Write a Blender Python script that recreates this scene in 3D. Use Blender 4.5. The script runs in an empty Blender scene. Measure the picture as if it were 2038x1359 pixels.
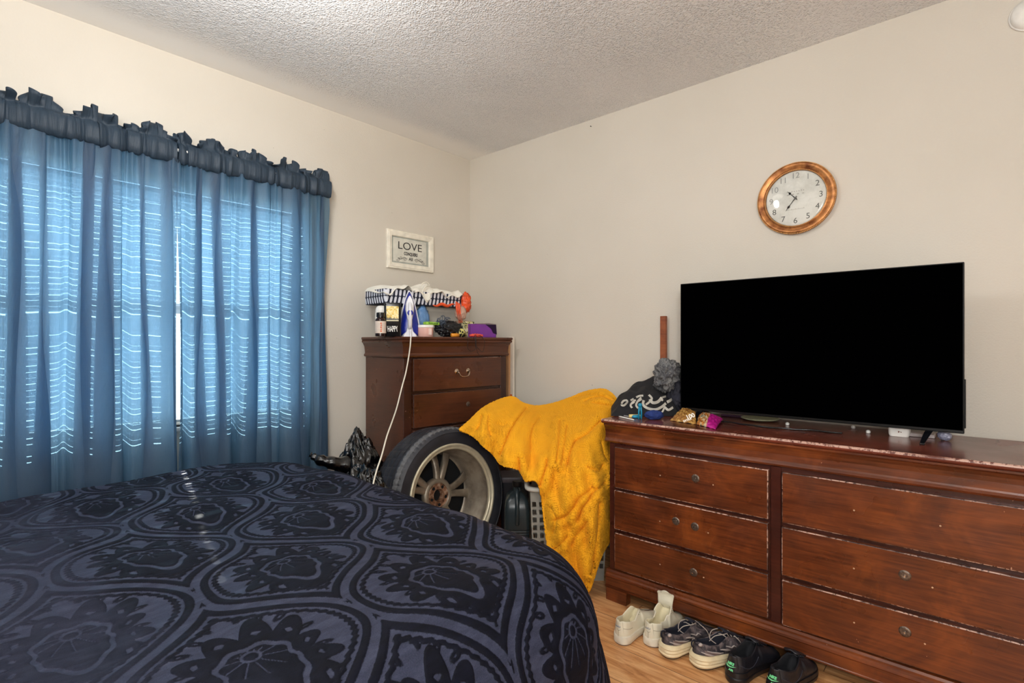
import bpy, bmesh, math, random
import numpy as np
from mathutils import Vector, Matrix, noise as mnoise
random.seed(7); np.random.seed(7)
PI = math.pi
C = bpy.context.scene.collection
# ------------------------------------------------------------------ camera
TH = math.radians(41.75); CT, ST = math.cos(TH), math.sin(TH)
CAMZ, FPX, CX, HOR = 1.25, 1043.0, 1019.0, 683.0
def P(px, py, D):
    r = (px-CX)/FPX
    return Vector((D*(CT+r*ST), D*(ST-r*CT), CAMZ+(HOR-py)/FPX*D))
def DX(px, X): return X/(CT+(px-CX)/FPX*ST)
def DY(px, Y): return Y/(ST-(px-CX)/FPX*CT)
def onX(px, py, X): return P(px, py, DX(px, X))
def onY(px, py, Y): return P(px, py, DY(px, Y))
def onZ(px, py, z): return P(px, py, (CAMZ-z)*FPX/(py-HOR))
cam = bpy.data.cameras.new('camera'); co = bpy.data.objects.new('camera', cam); C.objects.link(co)
cam.sensor_width = 36; cam.lens = FPX/2038*36; cam.shift_y = 3.5/2038; cam.clip_start = .02
co.location = (0, 0, CAMZ); co.rotation_euler = (PI/2, 0, TH-PI/2)
bpy.context.scene.camera = co
# ------------------------------------------------------------------ materials
def lin(c):
    return tuple((v/255/12.92 if v/255 <= .04045 else ((v/255+.055)/1.055)**2.4) for v in c)+(1,)
class NT:
    def __init__(s, name):
        s.m = bpy.data.materials.new(name); s.m.use_nodes = True
        s.t = s.m.node_tree; s.t.nodes.clear()
        s.out = s.t.nodes.new('ShaderNodeOutputMaterial')
    def n(s, typ, ins=None, **kw):
        nd = s.t.nodes.new('ShaderNode'+typ)
        for k, v in kw.items(): setattr(nd, k, v)
        for k, v in (ins or {}).items():
            sk = nd.inputs[k]
            if isinstance(v, bpy.types.NodeSocket): s.t.links.new(v, sk)
            else: sk.default_value = v
        return nd
    def ramp(s, fac, stops, interp='LINEAR'):
        r = s.n('ValToRGB', {'Fac': fac}); cr = r.color_ramp; cr.interpolation = interp
        while len(cr.elements) < len(stops): cr.elements.new(.5)
        for e, (p, c) in zip(cr.elements, stops):
            e.position = p; e.color = c if not isinstance(c, (int, float)) else (c, c, c, 1)
        return r.outputs['Color']
    def math(s, op, a, b=0.0, c=0.0, clamp=False):
        nd = s.n('Math', {0: a, 1: b, 2: c}, operation=op, use_clamp=clamp); return nd.outputs[0]
    def mix(s, f, a, b, blend='MIX'):
        nd = s.n('Mix', data_type='RGBA', blend_type=blend)
        for k, v in ((0, f), (6, a), (7, b)):
            if isinstance(v, bpy.types.NodeSocket): s.t.links.new(v, nd.inputs[k])
            else: nd.inputs[k].default_value = v
        return nd.outputs[2]
    def noise(s, vec, scale, detail=3, rough=.5, dist=0):
        return s.n('TexNoise', {'Vector': vec, 'Scale': scale, 'Detail': detail, 'Roughness': rough, 'Distortion': dist}).outputs['Fac']
    def obj(s, scale=None):
        v = s.n('TexCoord').outputs['Object']
        if scale: v = s.n('Mapping', {'Vector': v, 'Scale': scale}).outputs['Vector']
        return v
    def bump(s, h, strength=.3, dist=.01, normal=None):
        i = {'Height': h, 'Strength': strength, 'Distance': dist}
        if normal: i['Normal'] = normal
        return s.n('Bump', i).outputs['Normal']
    def bsdf(s, **kw):
        ins = {k.replace('_', ' '): v for k, v in kw.items()}
        b = s.n('BsdfPrincipled', ins); s.t.links.new(b.outputs[0], s.out.inputs[0]); return b
    def surf(s, sh): s.t.links.new(sh, s.out.inputs[0])
_mc = {}
def M(name, rgb, rough=.6, var=.12, scale=20, metal=0, bump=0, bscale=60, spec=.5, **kw):
    """plain procedural material with a little tonal variation"""
    if name in _mc: return _mc[name]
    t = NT(name); o = t.obj(); c = lin(rgb)
    d = tuple(x*(1-var) for x in c[:3])+(1,); l = tuple(min(1, x*(1+var)) for x in c[:3])+(1,)
    col = t.ramp(t.noise(o, scale), [(.3, d), (.7, l)])
    ins = dict(Base_Color=col, Roughness=rough, Metallic=metal)
    ins['Specular_IOR_Level'] = spec
    if bump: ins['Normal'] = t.bump(t.noise(o, bscale, 4), bump, .01)
    ins.update(kw)
    t.bsdf(**ins); _mc[name] = t.m; return t.m
# ------------------------------------------------------------------ mesh helpers
def link_mesh(name, me, mats, parent=None, smooth=False, loc=None):
    o = bpy.data.objects.new(name, me); C.objects.link(o)
    for m in (mats if isinstance(mats, (list, tuple)) else [mats]): me.materials.append(m)
    if parent is not None: o.parent = parent
    if loc is not None: o.location = loc
    if smooth: me.polygons.foreach_set('use_smooth', [True]*len(me.polygons))
    return o
def obj(name, bm, mats, parent=None, smooth=False, loc=None, auto=None):
    me = bpy.data.meshes.new(name); bm.normal_update(); bm.to_mesh(me); bm.free()
    o = link_mesh(name, me, mats, parent, smooth or auto is not None, loc)
    if auto is not None:
        me.set_sharp_from_angle(angle=math.radians(auto))
    return o
def BM(): return bmesh.new()
def box(bm, lo, hi, bev=0, seg=1, wear=None, mi=0, M4=None):
    lo = Vector(lo); hi = Vector(hi)
    r = bmesh.ops.create_cube(bm, size=1)
    vs = r['verts']
    for v in vs:
        v.co = Vector([(lo[i]+hi[i])/2+v.co[i]*(hi[i]-lo[i]) for i in range(3)])
    fs = set(f for v in vs for f in v.link_faces)
    for f in fs: f.material_index = mi
    if bev:
        es = list(set(e for v in vs for e in v.link_edges))
        rb = bmesh.ops.bevel(bm, geom=es, offset=bev, segments=seg, affect='EDGES', profile=.5)
        if wear is not None:
            for f in rb['faces']:
                n = f.normal; f.normal_update(); n = f.normal
                f.material_index = wear if max(abs(n.x), abs(n.y), abs(n.z)) < .98 else mi
        vs = list(set(v for f in rb['faces'] for v in f.verts) | set(v for v in vs if v.is_valid))
    if M4 is not None:
        for v in vs: v.co = M4 @ v.co
    return vs
def prof(bm, pts, axis, a, b, mi=0, cap=True):
    """extrude a closed 2d profile along an axis (0,1,2) from a to b; pts in the other two axes, ascending order"""
    ox = [i for i in range(3) if i != axis]
    def mk(t):
        r = []
        for p in pts:
            c = [0, 0, 0]; c[axis] = t; c[ox[0]] = p[0]; c[ox[1]] = p[1]; r.append(bm.verts.new(c))
        return r
    A, B = mk(a), mk(b); n = len(pts); fs = []
    for i in range(n): fs.append(bm.faces.new((A[i], A[(i+1) % n], B[(i+1) % n], B[i])))
    if cap: fs += [bm.faces.new(A[::-1]), bm.faces.new(B)]
    for f in fs: f.material_index = mi
    bmesh.ops.recalc_face_normals(bm, faces=fs)
    return A+B
def lathe(bm, pr, seg=32, mi=0, M4=None, closed=False):
    """pr: list of (r,z)"""
    rings = []
    for r, z in pr:
        if r < 1e-6: v = bm.verts.new((0, 0, z)); rings.append([v]*seg)
        else: rings.append([bm.verts.new((r*math.cos(2*PI*k/seg), r*math.sin(2*PI*k/seg), z)) for k in range(seg)])
    n = len(rings); fs = []
    for i in range(n if closed else n-1):
        a, b = rings[i], rings[(i+1) % n]
        for k in range(seg):
            q = []
            for v in (a[k], a[(k+1) % seg], b[(k+1) % seg], b[k]):
                if v not in q: q.append(v)
            if len(q) >= 3:
                try: f = bm.faces.new(q); f.material_index = mi; fs.append(f)
                except ValueError: pass
    vs = list(set(v for r in rings for v in r))
    bmesh.ops.recalc_face_normals(bm, faces=fs)
    if M4 is not None:
        for v in vs: v.co = M4 @ v.co
    return vs
def tube(bm, pts, r, seg=8, mi=0, caps=True, closed=False):
    pts = [Vector(p) for p in pts]; n = len(pts)
    rr = r if hasattr(r, '__len__') else [r]*n
    rings = []; up = None
    for i, p in enumerate(pts):
        if closed: t = pts[(i+1) % n]-pts[i-1]
        else: t = pts[min(i+1, n-1)]-pts[max(i-1, 0)]
        t = t.normalized() if t.length > 1e-9 else Vector((0, 0, 1))
        if up is None:
            up = Vector((0, 0, 1)) if abs(t.z) < .9 else Vector((1, 0, 0))
        x = up.cross(t)
        if x.length < 1e-6: x = Vector((1, 0, 0)).cross(t)
        x.normalize(); y = t.cross(x); up = y
        rings.append([bm.verts.new(p+(x*math.cos(2*PI*k/seg)+y*math.sin(2*PI*k/seg))*rr[i]) for k in range(seg)])
    m = n if closed else n-1
    for i in range(m):
        a, b = rings[i], rings[(i+1) % n]
        for k in range(seg):
            f = bm.faces.new((a[k], a[(k+1) % seg], b[(k+1) % seg], b[k])); f.material_index = mi
    if caps and not closed:
        for rg, rev in ((rings[0], True), (rings[-1], False)):
            f = bm.faces.new(rg[::-1] if rev else rg); f.material_index = mi
def crom(pts, n=8, closed=False):
    """Catmull-Rom through points"""
    P_ = [Vector(p) for p in pts]; out = []; m = len(P_)
    for i in range(m if closed else m-1):
        g = lambda k: P_[k % m] if closed else P_[max(0, min(m-1, k))]
        a, b, c, d = g(i-1), g(i), g(i+1), g(i+2)
        for j in range(n):
            t = j/n
            out.append(.5*((2*b)+(c-a)*t+(2*a-5*b+4*c-d)*t*t+(3*b-a-3*c+d)*t**3))
    if not closed: out.append(P_[-1])
    return out
def grid_mesh(name, pts, mats, parent=None, smooth=True, uv=None, wrapu=False, attrs=None, solid=0, loc=None, facemask=None):
    """pts: array (nu,nv,3)"""
    nu, nv = pts.shape[:2]
    idx = np.arange(nu*nv).reshape(nu, nv)
    if wrapu: idx = np.vstack([idx, idx[:1]])
    q = np.stack([idx[:-1, :-1], idx[1:, :-1], idx[1:, 1:], idx[:-1, 1:]], -1)
    if facemask is not None: q = q[facemask]
    q = q.reshape(-1, 4)
    me = bpy.data.meshes.new(name)
    me.vertices.add(nu*nv); me.vertices.foreach_set('co', pts.reshape(-1).astype(np.float32))
    me.loops.add(len(q)*4); me.loops.foreach_set('vertex_index', q.reshape(-1).astype(np.int32))
    me.polygons.add(len(q)); me.polygons.foreach_set('loop_start', (np.arange(len(q))*4).astype(np.int32))
    me.polygons.foreach_set('loop_total', np.full(len(q), 4, np.int32))
    me.update(calc_edges=True)
    if uv is not None:
        l = me.uv_layers.new(name='UVMap')
        l.data.foreach_set('uv', uv.reshape(-1, 2)[q.reshape(-1)].reshape(-1).astype(np.float32))
    for k, a in (attrs or {}).items():
        at = me.attributes.new(k, 'FLOAT', 'POINT'); at.data.foreach_set('value', a.reshape(-1).astype(np.float32))
    me.validate()
    o = link_mesh(name, me, mats, parent, smooth, loc)
    if solid:
        md = o.modifiers.new('solid', 'SOLIDIFY'); md.thickness = solid; md.offset = -1
    return o
def tag(o, label=None, cat=None, group=None, kind=None):
    if label: o['label'] = label
    if cat: o['category'] = cat
    if group: o['group'] = group
    if kind: o['kind'] = kind
    return o
def thing(name, label, cat, loc=(0, 0, 0), rz=0, group=None):
    o = bpy.data.objects.new(name, None); C.objects.link(o); o.empty_display_size = .05
    o.location = loc; o.rotation_euler = (0, 0, rz)
    return tag(o, label, cat, group)
def struct(name, bm, m, parent=None, **kw):
    o = obj(name, bm, m, parent, **kw)
    if parent is None: o['kind'] = 'structure'
    return o
def T(loc=(0, 0, 0), rx=0, ry=0, rz=0, s=1):
    sc = s if hasattr(s, '__len__') else (s, s, s)
    return Matrix.Translation(loc) @ Matrix.Rotation(rz, 4, 'Z') @ Matrix.Rotation(ry, 4, 'Y') @ Matrix.Rotation(rx, 4, 'X') @ Matrix.Diagonal((*sc, 1))
def text(name, s, size, mat_, parent, M4, extrude=.0004, wid=None, bold=0, shear=0):
    cu = bpy.data.curves.new('t', 'FONT'); cu.body = s; cu.size = size; cu.extrude = extrude; cu.offset = bold
    cu.align_x = 'CENTER'; cu.align_y = 'CENTER'; cu.resolution_u = 4; cu.shear = shear
    to = bpy.data.objects.new('t', cu); C.objects.link(to)
    bpy.context.view_layer.update()
    me = bpy.data.meshes.new_from_object(to.evaluated_get(bpy.context.evaluated_depsgraph_get()))
    bpy.data.objects.remove(to)
    if wid:
        xs = [v.co.x for v in me.vertices]; k = wid/(max(xs)-min(xs))
        for v in me.vertices: v.co.x *= k
    me.transform(M4); me.materials.clear()
    return link_mesh(name, me, mat_, parent)
def vnoise(x, y, z=0, s=1.0): return mnoise.noise((x*s, y*s, z*s))
# ------------------------------------------------------------------ room
RX, RY, RZ = 2.8, 2.936, 2.66
X0, Y0 = -1.3, -1.15
def wall_mat():
    t = NT('wall_paint'); o = t.obj()
    n = t.noise(o, 1.1, 3)
    col = t.ramp(n, [(.3, lin((208, 201, 188))), (.7, lin((216, 209, 197)))])
    sp = t.noise(o, 36, 2); sp2 = t.noise(o, 2.3, 2)   # sparse scuffs
    sc = t.math('MULTIPLY', t.math('GREATER_THAN', sp, .80), t.math('GREATER_THAN', sp2, .55))
    col = t.mix(t.math('MULTIPLY', sc, .5), col, lin((120, 105, 92)))
    b = t.bump(t.noise(o, 130, 3, .6), .22, .004)
    t.bsdf(Base_Color=col, Roughness=.62, Normal=b); return t.m
WALL = wall_mat()
def ceil_mat():
    t = NT('popcorn_ceiling'); g = t.n('NewGeometry').outputs['Position']
    v = t.n('TexVoronoi', {'Vector': g, 'Scale': 105.0, 'Randomness': 1.0}).outputs['Distance']
    nn = t.noise(g, 60, 3, .65)
    h = t.math('ADD', t.math('MULTIPLY', t.math('SUBTRACT', .5, v, clamp=True), 1.3), t.math('MULTIPLY', nn, 1.0))
    pn = t.noise(g, 1.6, 2)
    h = t.math('MULTIPLY', h, t.ramp(pn, [(.35, .6), (.6, 1.0)]))
    # popcorn fades towards the window wall; the band of light there is painted whiter
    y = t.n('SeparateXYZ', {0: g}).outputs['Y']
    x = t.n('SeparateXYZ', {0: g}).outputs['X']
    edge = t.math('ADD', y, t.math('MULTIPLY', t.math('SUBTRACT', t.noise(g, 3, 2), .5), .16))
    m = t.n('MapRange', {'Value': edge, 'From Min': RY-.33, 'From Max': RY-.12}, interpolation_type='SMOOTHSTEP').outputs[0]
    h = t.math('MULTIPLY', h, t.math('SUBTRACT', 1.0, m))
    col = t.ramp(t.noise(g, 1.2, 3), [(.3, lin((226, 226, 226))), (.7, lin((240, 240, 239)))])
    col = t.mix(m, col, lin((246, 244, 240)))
    t.bsdf(Base_Color=col, Roughness=.85, Normal=t.bump(h, 1.0, .0085)); return t.m
def floor_mat():
    t = NT('laminate_floor'); g = t.n('NewGeometry').outputs['Position']
    mp = t.n('Mapping', {'Vector': g, 'Rotation': (0, 0, math.radians(90))}).outputs[0]
    br = t.n('TexBrick', {'Vector': mp, 'Color1': (.0, .0, .0, 1), 'Color2': (1, 1, 1, 1), 'Mortar': (.5, .5, .5, 1), 'Scale': 1.0,
                          'Mortar Size': .0015, 'Brick Width': 1.2, 'Row Height': .19, 'Bias': 0.0}, offset=.37)
    gr = t.n('Mapping', {'Vector': mp, 'Scale': (2.2, 16, 1)}).outputs[0]
    off = t.n('VectorMath', {0: gr, 1: br.outputs['Color']}, operation='ADD').outputs[0]
    n1 = t.noise(off, 2.2, 6, .62, .6)
    col = t.ramp(n1, [(.25, lin((138, 84, 46))), (.45, lin((198, 140, 88))), (.62, lin((222, 172, 120))), (.8, lin((234, 192, 144)))])
    kn = t.noise(t.n('Mapping', {'Vector': mp, 'Scale': (3, 14, 1)}).outputs[0], 3.1, 2, .5, 1.2)
    col = t.mix(t.ramp(kn, [(.68, 0), (.78, .6)]), col, lin((104, 60, 32)))
    col = t.mix(t.math('MULTIPLY', br.outputs['Fac'], .75), col, lin((58, 34, 20)))
    t.bsdf(Base_Color=col, Roughness=.38, Normal=t.bump(t.math('MULTIPLY', br.outputs['Fac'], -1.0), .4, .002)); return t.m
bm = BM(); box(bm, (X0-.1, Y0-.1, -.08), (RX+.1, RY+.1, 0)); struct('floor', bm, floor_mat())
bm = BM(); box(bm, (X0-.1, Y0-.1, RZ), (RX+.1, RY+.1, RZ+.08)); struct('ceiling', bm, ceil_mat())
bm = BM(); box(bm, (RX, Y0-.1, 0), (RX+.12, RY+.12, RZ)); struct('wall_right', bm, WALL)
bm = BM(); box(bm, (X0-.12, Y0-.1, 0), (X0, RY+.12, RZ)); struct('wall_back', bm, WALL)
bm = BM(); box(bm, (X0, Y0-.12, 0), (RX, Y0, RZ)); struct('wall_front', bm, WALL)
# window wall with an opening
WX0, WX1, WZ0, WZ1 = .10, 1.50, .84, 2.06
bm = BM()
for lo, hi in (((X0, 0), (WX0, RZ)), ((WX1, 0), (RX, RZ)), ((WX0, 0), (WX1, WZ0)), ((WX0, WZ1), (WX1, RZ))):
    box(bm, (lo[0], RY, lo[1]), (hi[0], RY+.12, hi[1]))
bmesh.ops.remove_doubles(bm, verts=bm.verts, dist=1e-5)
struct('wall_left', bm, WALL)
WHITE = M('white_paint', (232, 230, 224), .45)
for nm, a, b in (('baseboard_right', (RX-.014, Y0, 0), (RX, RY, .09)), ('baseboard_left', (X0, RY-.014, 0), (RX-.014, RY, .09))):
    bm = BM(); box(bm, a, b, .004); struct(nm, bm, WHITE)
# window: frame, sill, pane, two sash bars
bm = BM()
fy0, fy1 = RY+.045, RY+.085
for lo, hi in (((WX0, WZ0), (WX0+.045, WZ1)), ((WX1-.045, WZ0), (WX1, WZ1)), ((WX0, WZ0), (WX1, WZ0+.045)), ((WX0, WZ1-.045), (WX1, WZ1)),
               ((.77, WZ0), (.82, WZ1)), ((WX0, 1.43), (WX1, 1.465))):
    box(bm, (lo[0], fy0, lo[1]), (hi[0], fy1, hi[1]), .004)
win = struct('window_1', bm, WHITE)
bm = BM(); box(bm, (WX0-.03, RY-.02, WZ0-.022), (WX1+.03, RY+.05, WZ0), .004); obj('window_sill', bm, WHITE, win)
g = NT('window_glass'); gt = g.n('BsdfTransparent', {'Color': (.94, .97, .98, 1)}); gg = g.n('BsdfGlossy', {'Roughness': .02})
g.surf(g.n('MixShader', {0: .06, 1: gt.outputs[0], 2: gg.outputs[0]}).outputs[0])
bm = BM(); box(bm, (WX0+.045, RY+.063, WZ0+.045), (WX1-.045, RY+.067, WZ1-.045)); obj('pane', bm, g.m, win)
# blinds
sl = NT('blind_slat'); d = sl.n('BsdfDiffuse', {'Color': (.80, .84, .88, 1)}); tr = sl.n('BsdfTranslucent', {'Color': (.62, .76, .90, 1)})
sl.surf(sl.n('MixShader', {0: .30, 1: d.outputs[0], 2: tr.outputs[0]}).outputs[0])
for i, (a, b) in enumerate(((WX0+.008, .792), (.798, WX1-.008))):
    t_ = thing('window_blind', ('white mini blind behind the left curtain panel', 'white mini blind behind the right curtain panel')[i], 'blind', ((a+b)/2, RY+.02, WZ0+.01), 0, None)
    w = (b-a)/2; H = WZ1-WZ0-.02
    bm = BM(); box(bm, (-w, -.014, H-.035), (w, .014, H), .003); obj('headrail', bm, WHITE, t_)
    bm = BM(); box(bm, (-w, -.011, .012), (w, .011, .026), .003); obj('bottom_rail', bm, WHITE, t_)
    bm = BM(); z = .045; k = 0
    while z < H-.05:
        tilt = -math.radians(79.5+1.8*math.sin(k*1.7+i))
        if abs(z-.60) < .012: tilt = -math.radians(66)
        c, s_ = math.cos(tilt), math.sin(tilt)
        vs = [bm.verts.new((sx*w, q*c*.0125, z-q*s_*.0125+(.0012 if abs(q) < .5 else 0)+.0012*math.sin(k*2.1+sx))) for q in (-1, 0, 1) for sx in (-1, 1)]
        bm.faces.new((vs[0], vs[1], vs[3], vs[2])); bm.faces.new((vs[2], vs[3], vs[5], vs[4]))
        z += .0232; k += 1
    obj('slats', bm, sl.m, t_, smooth=True)
    for xx in (-w*.7, w*.7):
        bm = BM(); tube(bm, [(xx, -.013, .02), (xx, -.013, H-.02)], .0009, 5); obj('ladder_cord', bm, WHITE, t_)
# ------------------------------------------------------------------ lights
W = bpy.data.worlds.new('sky'); bpy.context.scene.world = W; W.use_nodes = True
wt = W.node_tree; wt.nodes.clear(); wo = wt.nodes.new('ShaderNodeOutputWorld'); wb = wt.nodes.new('ShaderNodeBackground')
sky = wt.nodes.new('ShaderNodeTexSky'); sky.sky_type = 'NISHITA'; sky.sun_disc = False; sky.sun_elevation = math.radians(38); sky.sun_rotation = math.radians(20)
sky.air_density = 1.0; sky.dust_density = 2.0
wt.links.new(sky.outputs[0], wb.inputs[0]); wt.links.new(wb.outputs[0], wo.inputs[0]); wb.inputs[1].default_value = .55
def lamp(name, typ, loc, power, size=.1, color=(1, 1, 1), rot=None, **kw):
    l = bpy.data.lights.new(name, typ); l.energy = power; l.color = color
    if typ == 'AREA': l.size = size
    elif typ == 'SUN': l.angle = size
    else: l.shadow_soft_size = size
    for k, v in kw.items(): setattr(l, k, v)
    o = bpy.data.objects.new(name, l); C.objects.link(o); o.location = loc
    if rot: o.rotation_euler = rot
    return o
sun = lamp('sun', 'SUN', (1.5, 5, 4), 19.0, math.radians(.6), (1, .95, .88))
sd = Vector((-.18, -.80, -.52)); sun.rotation_euler = sd.to_track_quat('-Z', 'Y').to_euler()
# ceiling lamp (above the frame) and two added fill lights behind the camera
lx, ly = .62, 1.62
cl = thing('ceiling_light', 'round frosted glass ceiling light fixed above the bed', 'ceiling light', (lx, ly, RZ))
bm = BM(); lathe(bm, [(0, 0), (.18, 0), (.18, -.02), (.16, -.03), (0, -.03)], 32); obj('base_plate', bm, M('brushed_nickel', (170, 168, 165), .3, metal=1), cl, auto=40)
gl = NT('lit_frosted_glass'); e = gl.n('Emission', {'Color': (1, .93, .84, 1), 'Strength': 3.0}); gl.surf(e.outputs[0])
bm = BM(); lathe(bm, [(.16, -.03), (.20, -.045), (.195, -.075), (.14, -.105), (0, -.118)], 32); obj('shade', bm, gl.m, cl, smooth=True)
lamp('ceiling_lamp_light', 'POINT', (lx, ly, RZ-.24), 29, .10, (1, .985, .965))
lamp('room_fill_light', 'AREA', (-.9, -.75, 1.6), 24, 1.3, (.97, .99, 1), rot=(math.radians(96), 0, math.radians(-52)))  # unseen area fill added behind the camera, no doorway there
lamp('ceiling_fill_light', 'POINT', (-.6, -.5, 1.75), 52, .12, (.96, .98, 1))  # unseen point light added to brighten the ceiling, no fixture
sc = bpy.context.scene
sc.view_settings.view_transform = 'Standard'; sc.view_settings.look = 'None'; sc.view_settings.gamma = 1; sc.view_settings.exposure = .35
sc.view_settings.use_curve_mapping = False
sc.cycles.max_bounces = 10; sc.cycles.diffuse_bounces = 5; sc.cycles.transparent_max_bounces = 16; sc.cycles.sample_clamp_indirect = 4
# ------------------------------------------------------------------ cherry wood furniture
def wood_mat(name, dark, mid, light, rough=.3, sc_=3.0):
    t = NT(name); o = t.n('NewGeometry').outputs['Position']
    n = t.noise(o, sc_, 4, .6, .8)
    col = t.ramp(n, [(.25, lin(dark)), (.5, lin(mid)), (.75, lin(light))])
    gr = t.noise(t.n('Mapping', {'Vector': o, 'Scale': (3, 3, 60)}).outputs[0], 2.0, 5, .6)
    col = t.mix(.35, col, t.ramp(gr, [(.3, lin(dark)), (.7, lin(light))]), 'MIX')
    sp = t.noise(o, 60, 2); sp2 = t.noise(o, 4, 2)
    ch = t.math('MULTIPLY', t.math('GREATER_THAN', sp, .775), t.math('GREATER_THAN', sp2, .5))
    col = t.mix(t.math('MULTIPLY', ch, .7), col, lin((200, 150, 125)))
    rg = t.ramp(t.noise(o, 6, 3), [(.3, rough*.8), (.7, rough*1.3)])
    t.bsdf(Base_Color=col, Roughness=rg, Specular_IOR_Level=.5, Normal=t.bump(gr, .06, .003)); return t.m
CH = wood_mat('cherry_wood', (38, 16, 9), (84, 38, 19), (146, 76, 34), .3, 4.0)
CHT = wood_mat('cherry_top', (58, 24, 19), (100, 44, 32), (130, 64, 46), .22)
CHD = wood_mat('dark_cherry_wood', (40, 15, 11), (62, 26, 19), (84, 38, 26))
CB = wood_mat('brown_chest_wood', (50, 25, 15), (80, 43, 26), (106, 58, 34), .3)
CBD = wood_mat('brown_chest_frame', (40, 20, 15), (58, 31, 22), (80, 44, 30), .32)
def wear_mat(name, base, thr=.5, amt=.8):
    t = NT(name); o = t.n('NewGeometry').outputs['Position']
    a = t.noise(o, 5.5, 3, .6); b = t.noise(o, 90, 3, .7)
    f = t.math('MULTIPLY', t.ramp(a, [(thr-.06, .08), (thr+.06, 1)]), t.ramp(b, [(.42, 0), (.5, 1)]))
    col = t.mix(t.math('MULTIPLY', f, amt), lin(base), lin((214, 176, 158)))
    t.bsdf(Base_Color=col, Roughness=.4); return t.m
WR = wear_mat('worn_edge', (48, 20, 14)); WR2 = wear_mat('slightly_worn_edge', (44, 22, 15), .62, .6)
PEWTER = M('old_pewter', (112, 98, 88), .42, .45, 160, metal=.8)
# ---- long dresser
def moulding(bm, xf, yl, yr, z0, z1, out, mi=0, wear=None, bev=.004):
    box(bm, (xf-out, yr-out, z0), (2.72, yl+out, z1), bev, 2, wear, mi)
dr = thing('dresser', 'long low reddish brown wooden dresser with six drawers and worn edges', 'dresser', (2.24, .6, 0))
def dloc(o): o.location = -Vector((2.24, .6, 0))
XF, YL, YR = 2.24, 1.352, -.168
def part(name, bm, mats, parent, **kw):
    o = obj(name, bm, mats, parent, **kw); dloc(o); return o
bm = BM(); box(bm, (XF, YR, .06), (2.71, YL, .86), .003)
part('carcass', bm, [CHD], dr)
bm = BM()
prof(bm, [(2.205, .866), (2.205, .874), (2.209, .880), (2.76, .880), (2.76, .858), (2.215, .858)], 1, YR-.035, YL+.033)
bmesh.ops.bevel(bm, geom=list(bm.edges), offset=.0022, segments=1, affect='EDGES')
for f in bm.faces:
    f.normal_update()
    if f.calc_center_median().x < 2.22 and .2 < abs(f.normal.z) < .98 and f.normal.z > 0: f.material_index = 1
part('top', bm, [CHT, wear_mat('worn_top_edge', (92, 44, 34), .42, .75)], dr)
bm = BM()
cv = [(2.240, .765), (2.228, .768), (2.222, .776), (2.228, .784), (2.230, .79), (2.231, .815), (2.228, .832), (2.220, .845), (2.214, .851), (2.214, .858), (2.74, .858), (2.74, .765)]
prof(bm, cv, 1, YR-.022, YL+.022)
part('frieze', bm, [CH], dr)
bm = BM()
bb = [(2.24, .150), (2.226, .148), (2.222, .140), (2.222, .132), (2.214, .126), (2.212, .118), (2.216, .112), (2.216, .062), (2.26, .062), (2.26, .15)]
prof(bm, bb, 1, YR-.02, YL+.012)
for ya, yb in ((YL-.10, YL+.012), (YR-.02, YR+.10)): box(bm, (2.216, ya, 0), (2.26, yb, .064), .003)
box(bm, (2.26, YL-.002, 0), (2.71, YL+.012, .15), .003)
part('plinth', bm, [CH], dr)
# lower bead of the plinth that shines
bm = BM(); tube(bm, [(2.216, YR-.02, .070), (2.216, YL+.012, .070)], .006, 8); part('plinth_bead', bm, [CH], dr, smooth=True)
bm = BM(); box(bm, (2.233, .581, .150), (2.25, .619, .765), .002); part('centre_stile', bm, [CHD], dr)
for ya, yb in ((1.325, YL), (YR, -.127)):
    bm = BM(); box(bm, (2.233, ya, .150), (2.25, yb, .765), .002); part('side_stile', bm, [CHD], dr)
def hardware(parent, Y, z, xf, kind='plate', mat_=PEWTER, locate=None):
    bm = BM(); A = T((xf, Y, z), ry=-PI/2)
    lathe(bm, [(0, .003), (.005, .003), (.0055, .002), (.009, .0035), (.0125, .0025), (.0165, .002), (.0180, 0)], 24, 0, A)
    o = obj('knob_plate', bm, [mat_], parent, auto=50)
    bm = BM(); tube(bm, [A @ Vector((0, 0, .002)), A @ Vector((0, 0, .011))], .0024, 8); obj('stud', bm, [M('bright_stud', (220, 210, 200), .2, metal=1)], o)
    if locate: locate(o)
    return o
rows = [(.548, .753), (.345, .541), (.155, .339)]
hw = {(0, 0): [(1384, 952)], (0, 1): [(1345, 1037), (1383, 1048)], (0, 2): [(1380, 1139)], (1, 1): [(1801, 1145)], (1, 2): [(1801, 1257)]}
for ci, (ya, yb) in enumerate(((.622, 1.322), (-.125, .578))):
    for ri, (za, zb) in enumerate(rows):
        bm = BM(); dx = (.0, .003, .001, .002, .005, .0)[ci*3+ri]
        sag = (.0, .004, .0, .0, .0, -.006)[ci*3+ri]
        vs = box(bm, (2.222-dx, ya+.003, za+.004), (2.245, yb-.003, zb-.004), .0035, 2, wear=1)
        for v in bm.verts: v.co.z += sag*(v.co.y-ya)/(yb-ya)
        o = part('drawer', bm, [CH, WR], dr)
        for (px, py) in hw.get((ci, ri), []):
            q = onX(px, py, 2.222-dx)
            hardware(o, q.y, q.z, 2.222-dx)
        # empty screw holes
        for yy in ((ya+yb)/2-.13+.02*ri, (ya+yb)/2+.11):
            bm = BM(); lathe(bm, [(0, .0004), (.0026, .0004), (.003, 0)], 8, 0, T((2.2217-dx, yy, (za+zb)/2), ry=-PI/2))
            obj('screw_hole', bm, M('bare_wood', (196, 160, 130), .7), o)
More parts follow.
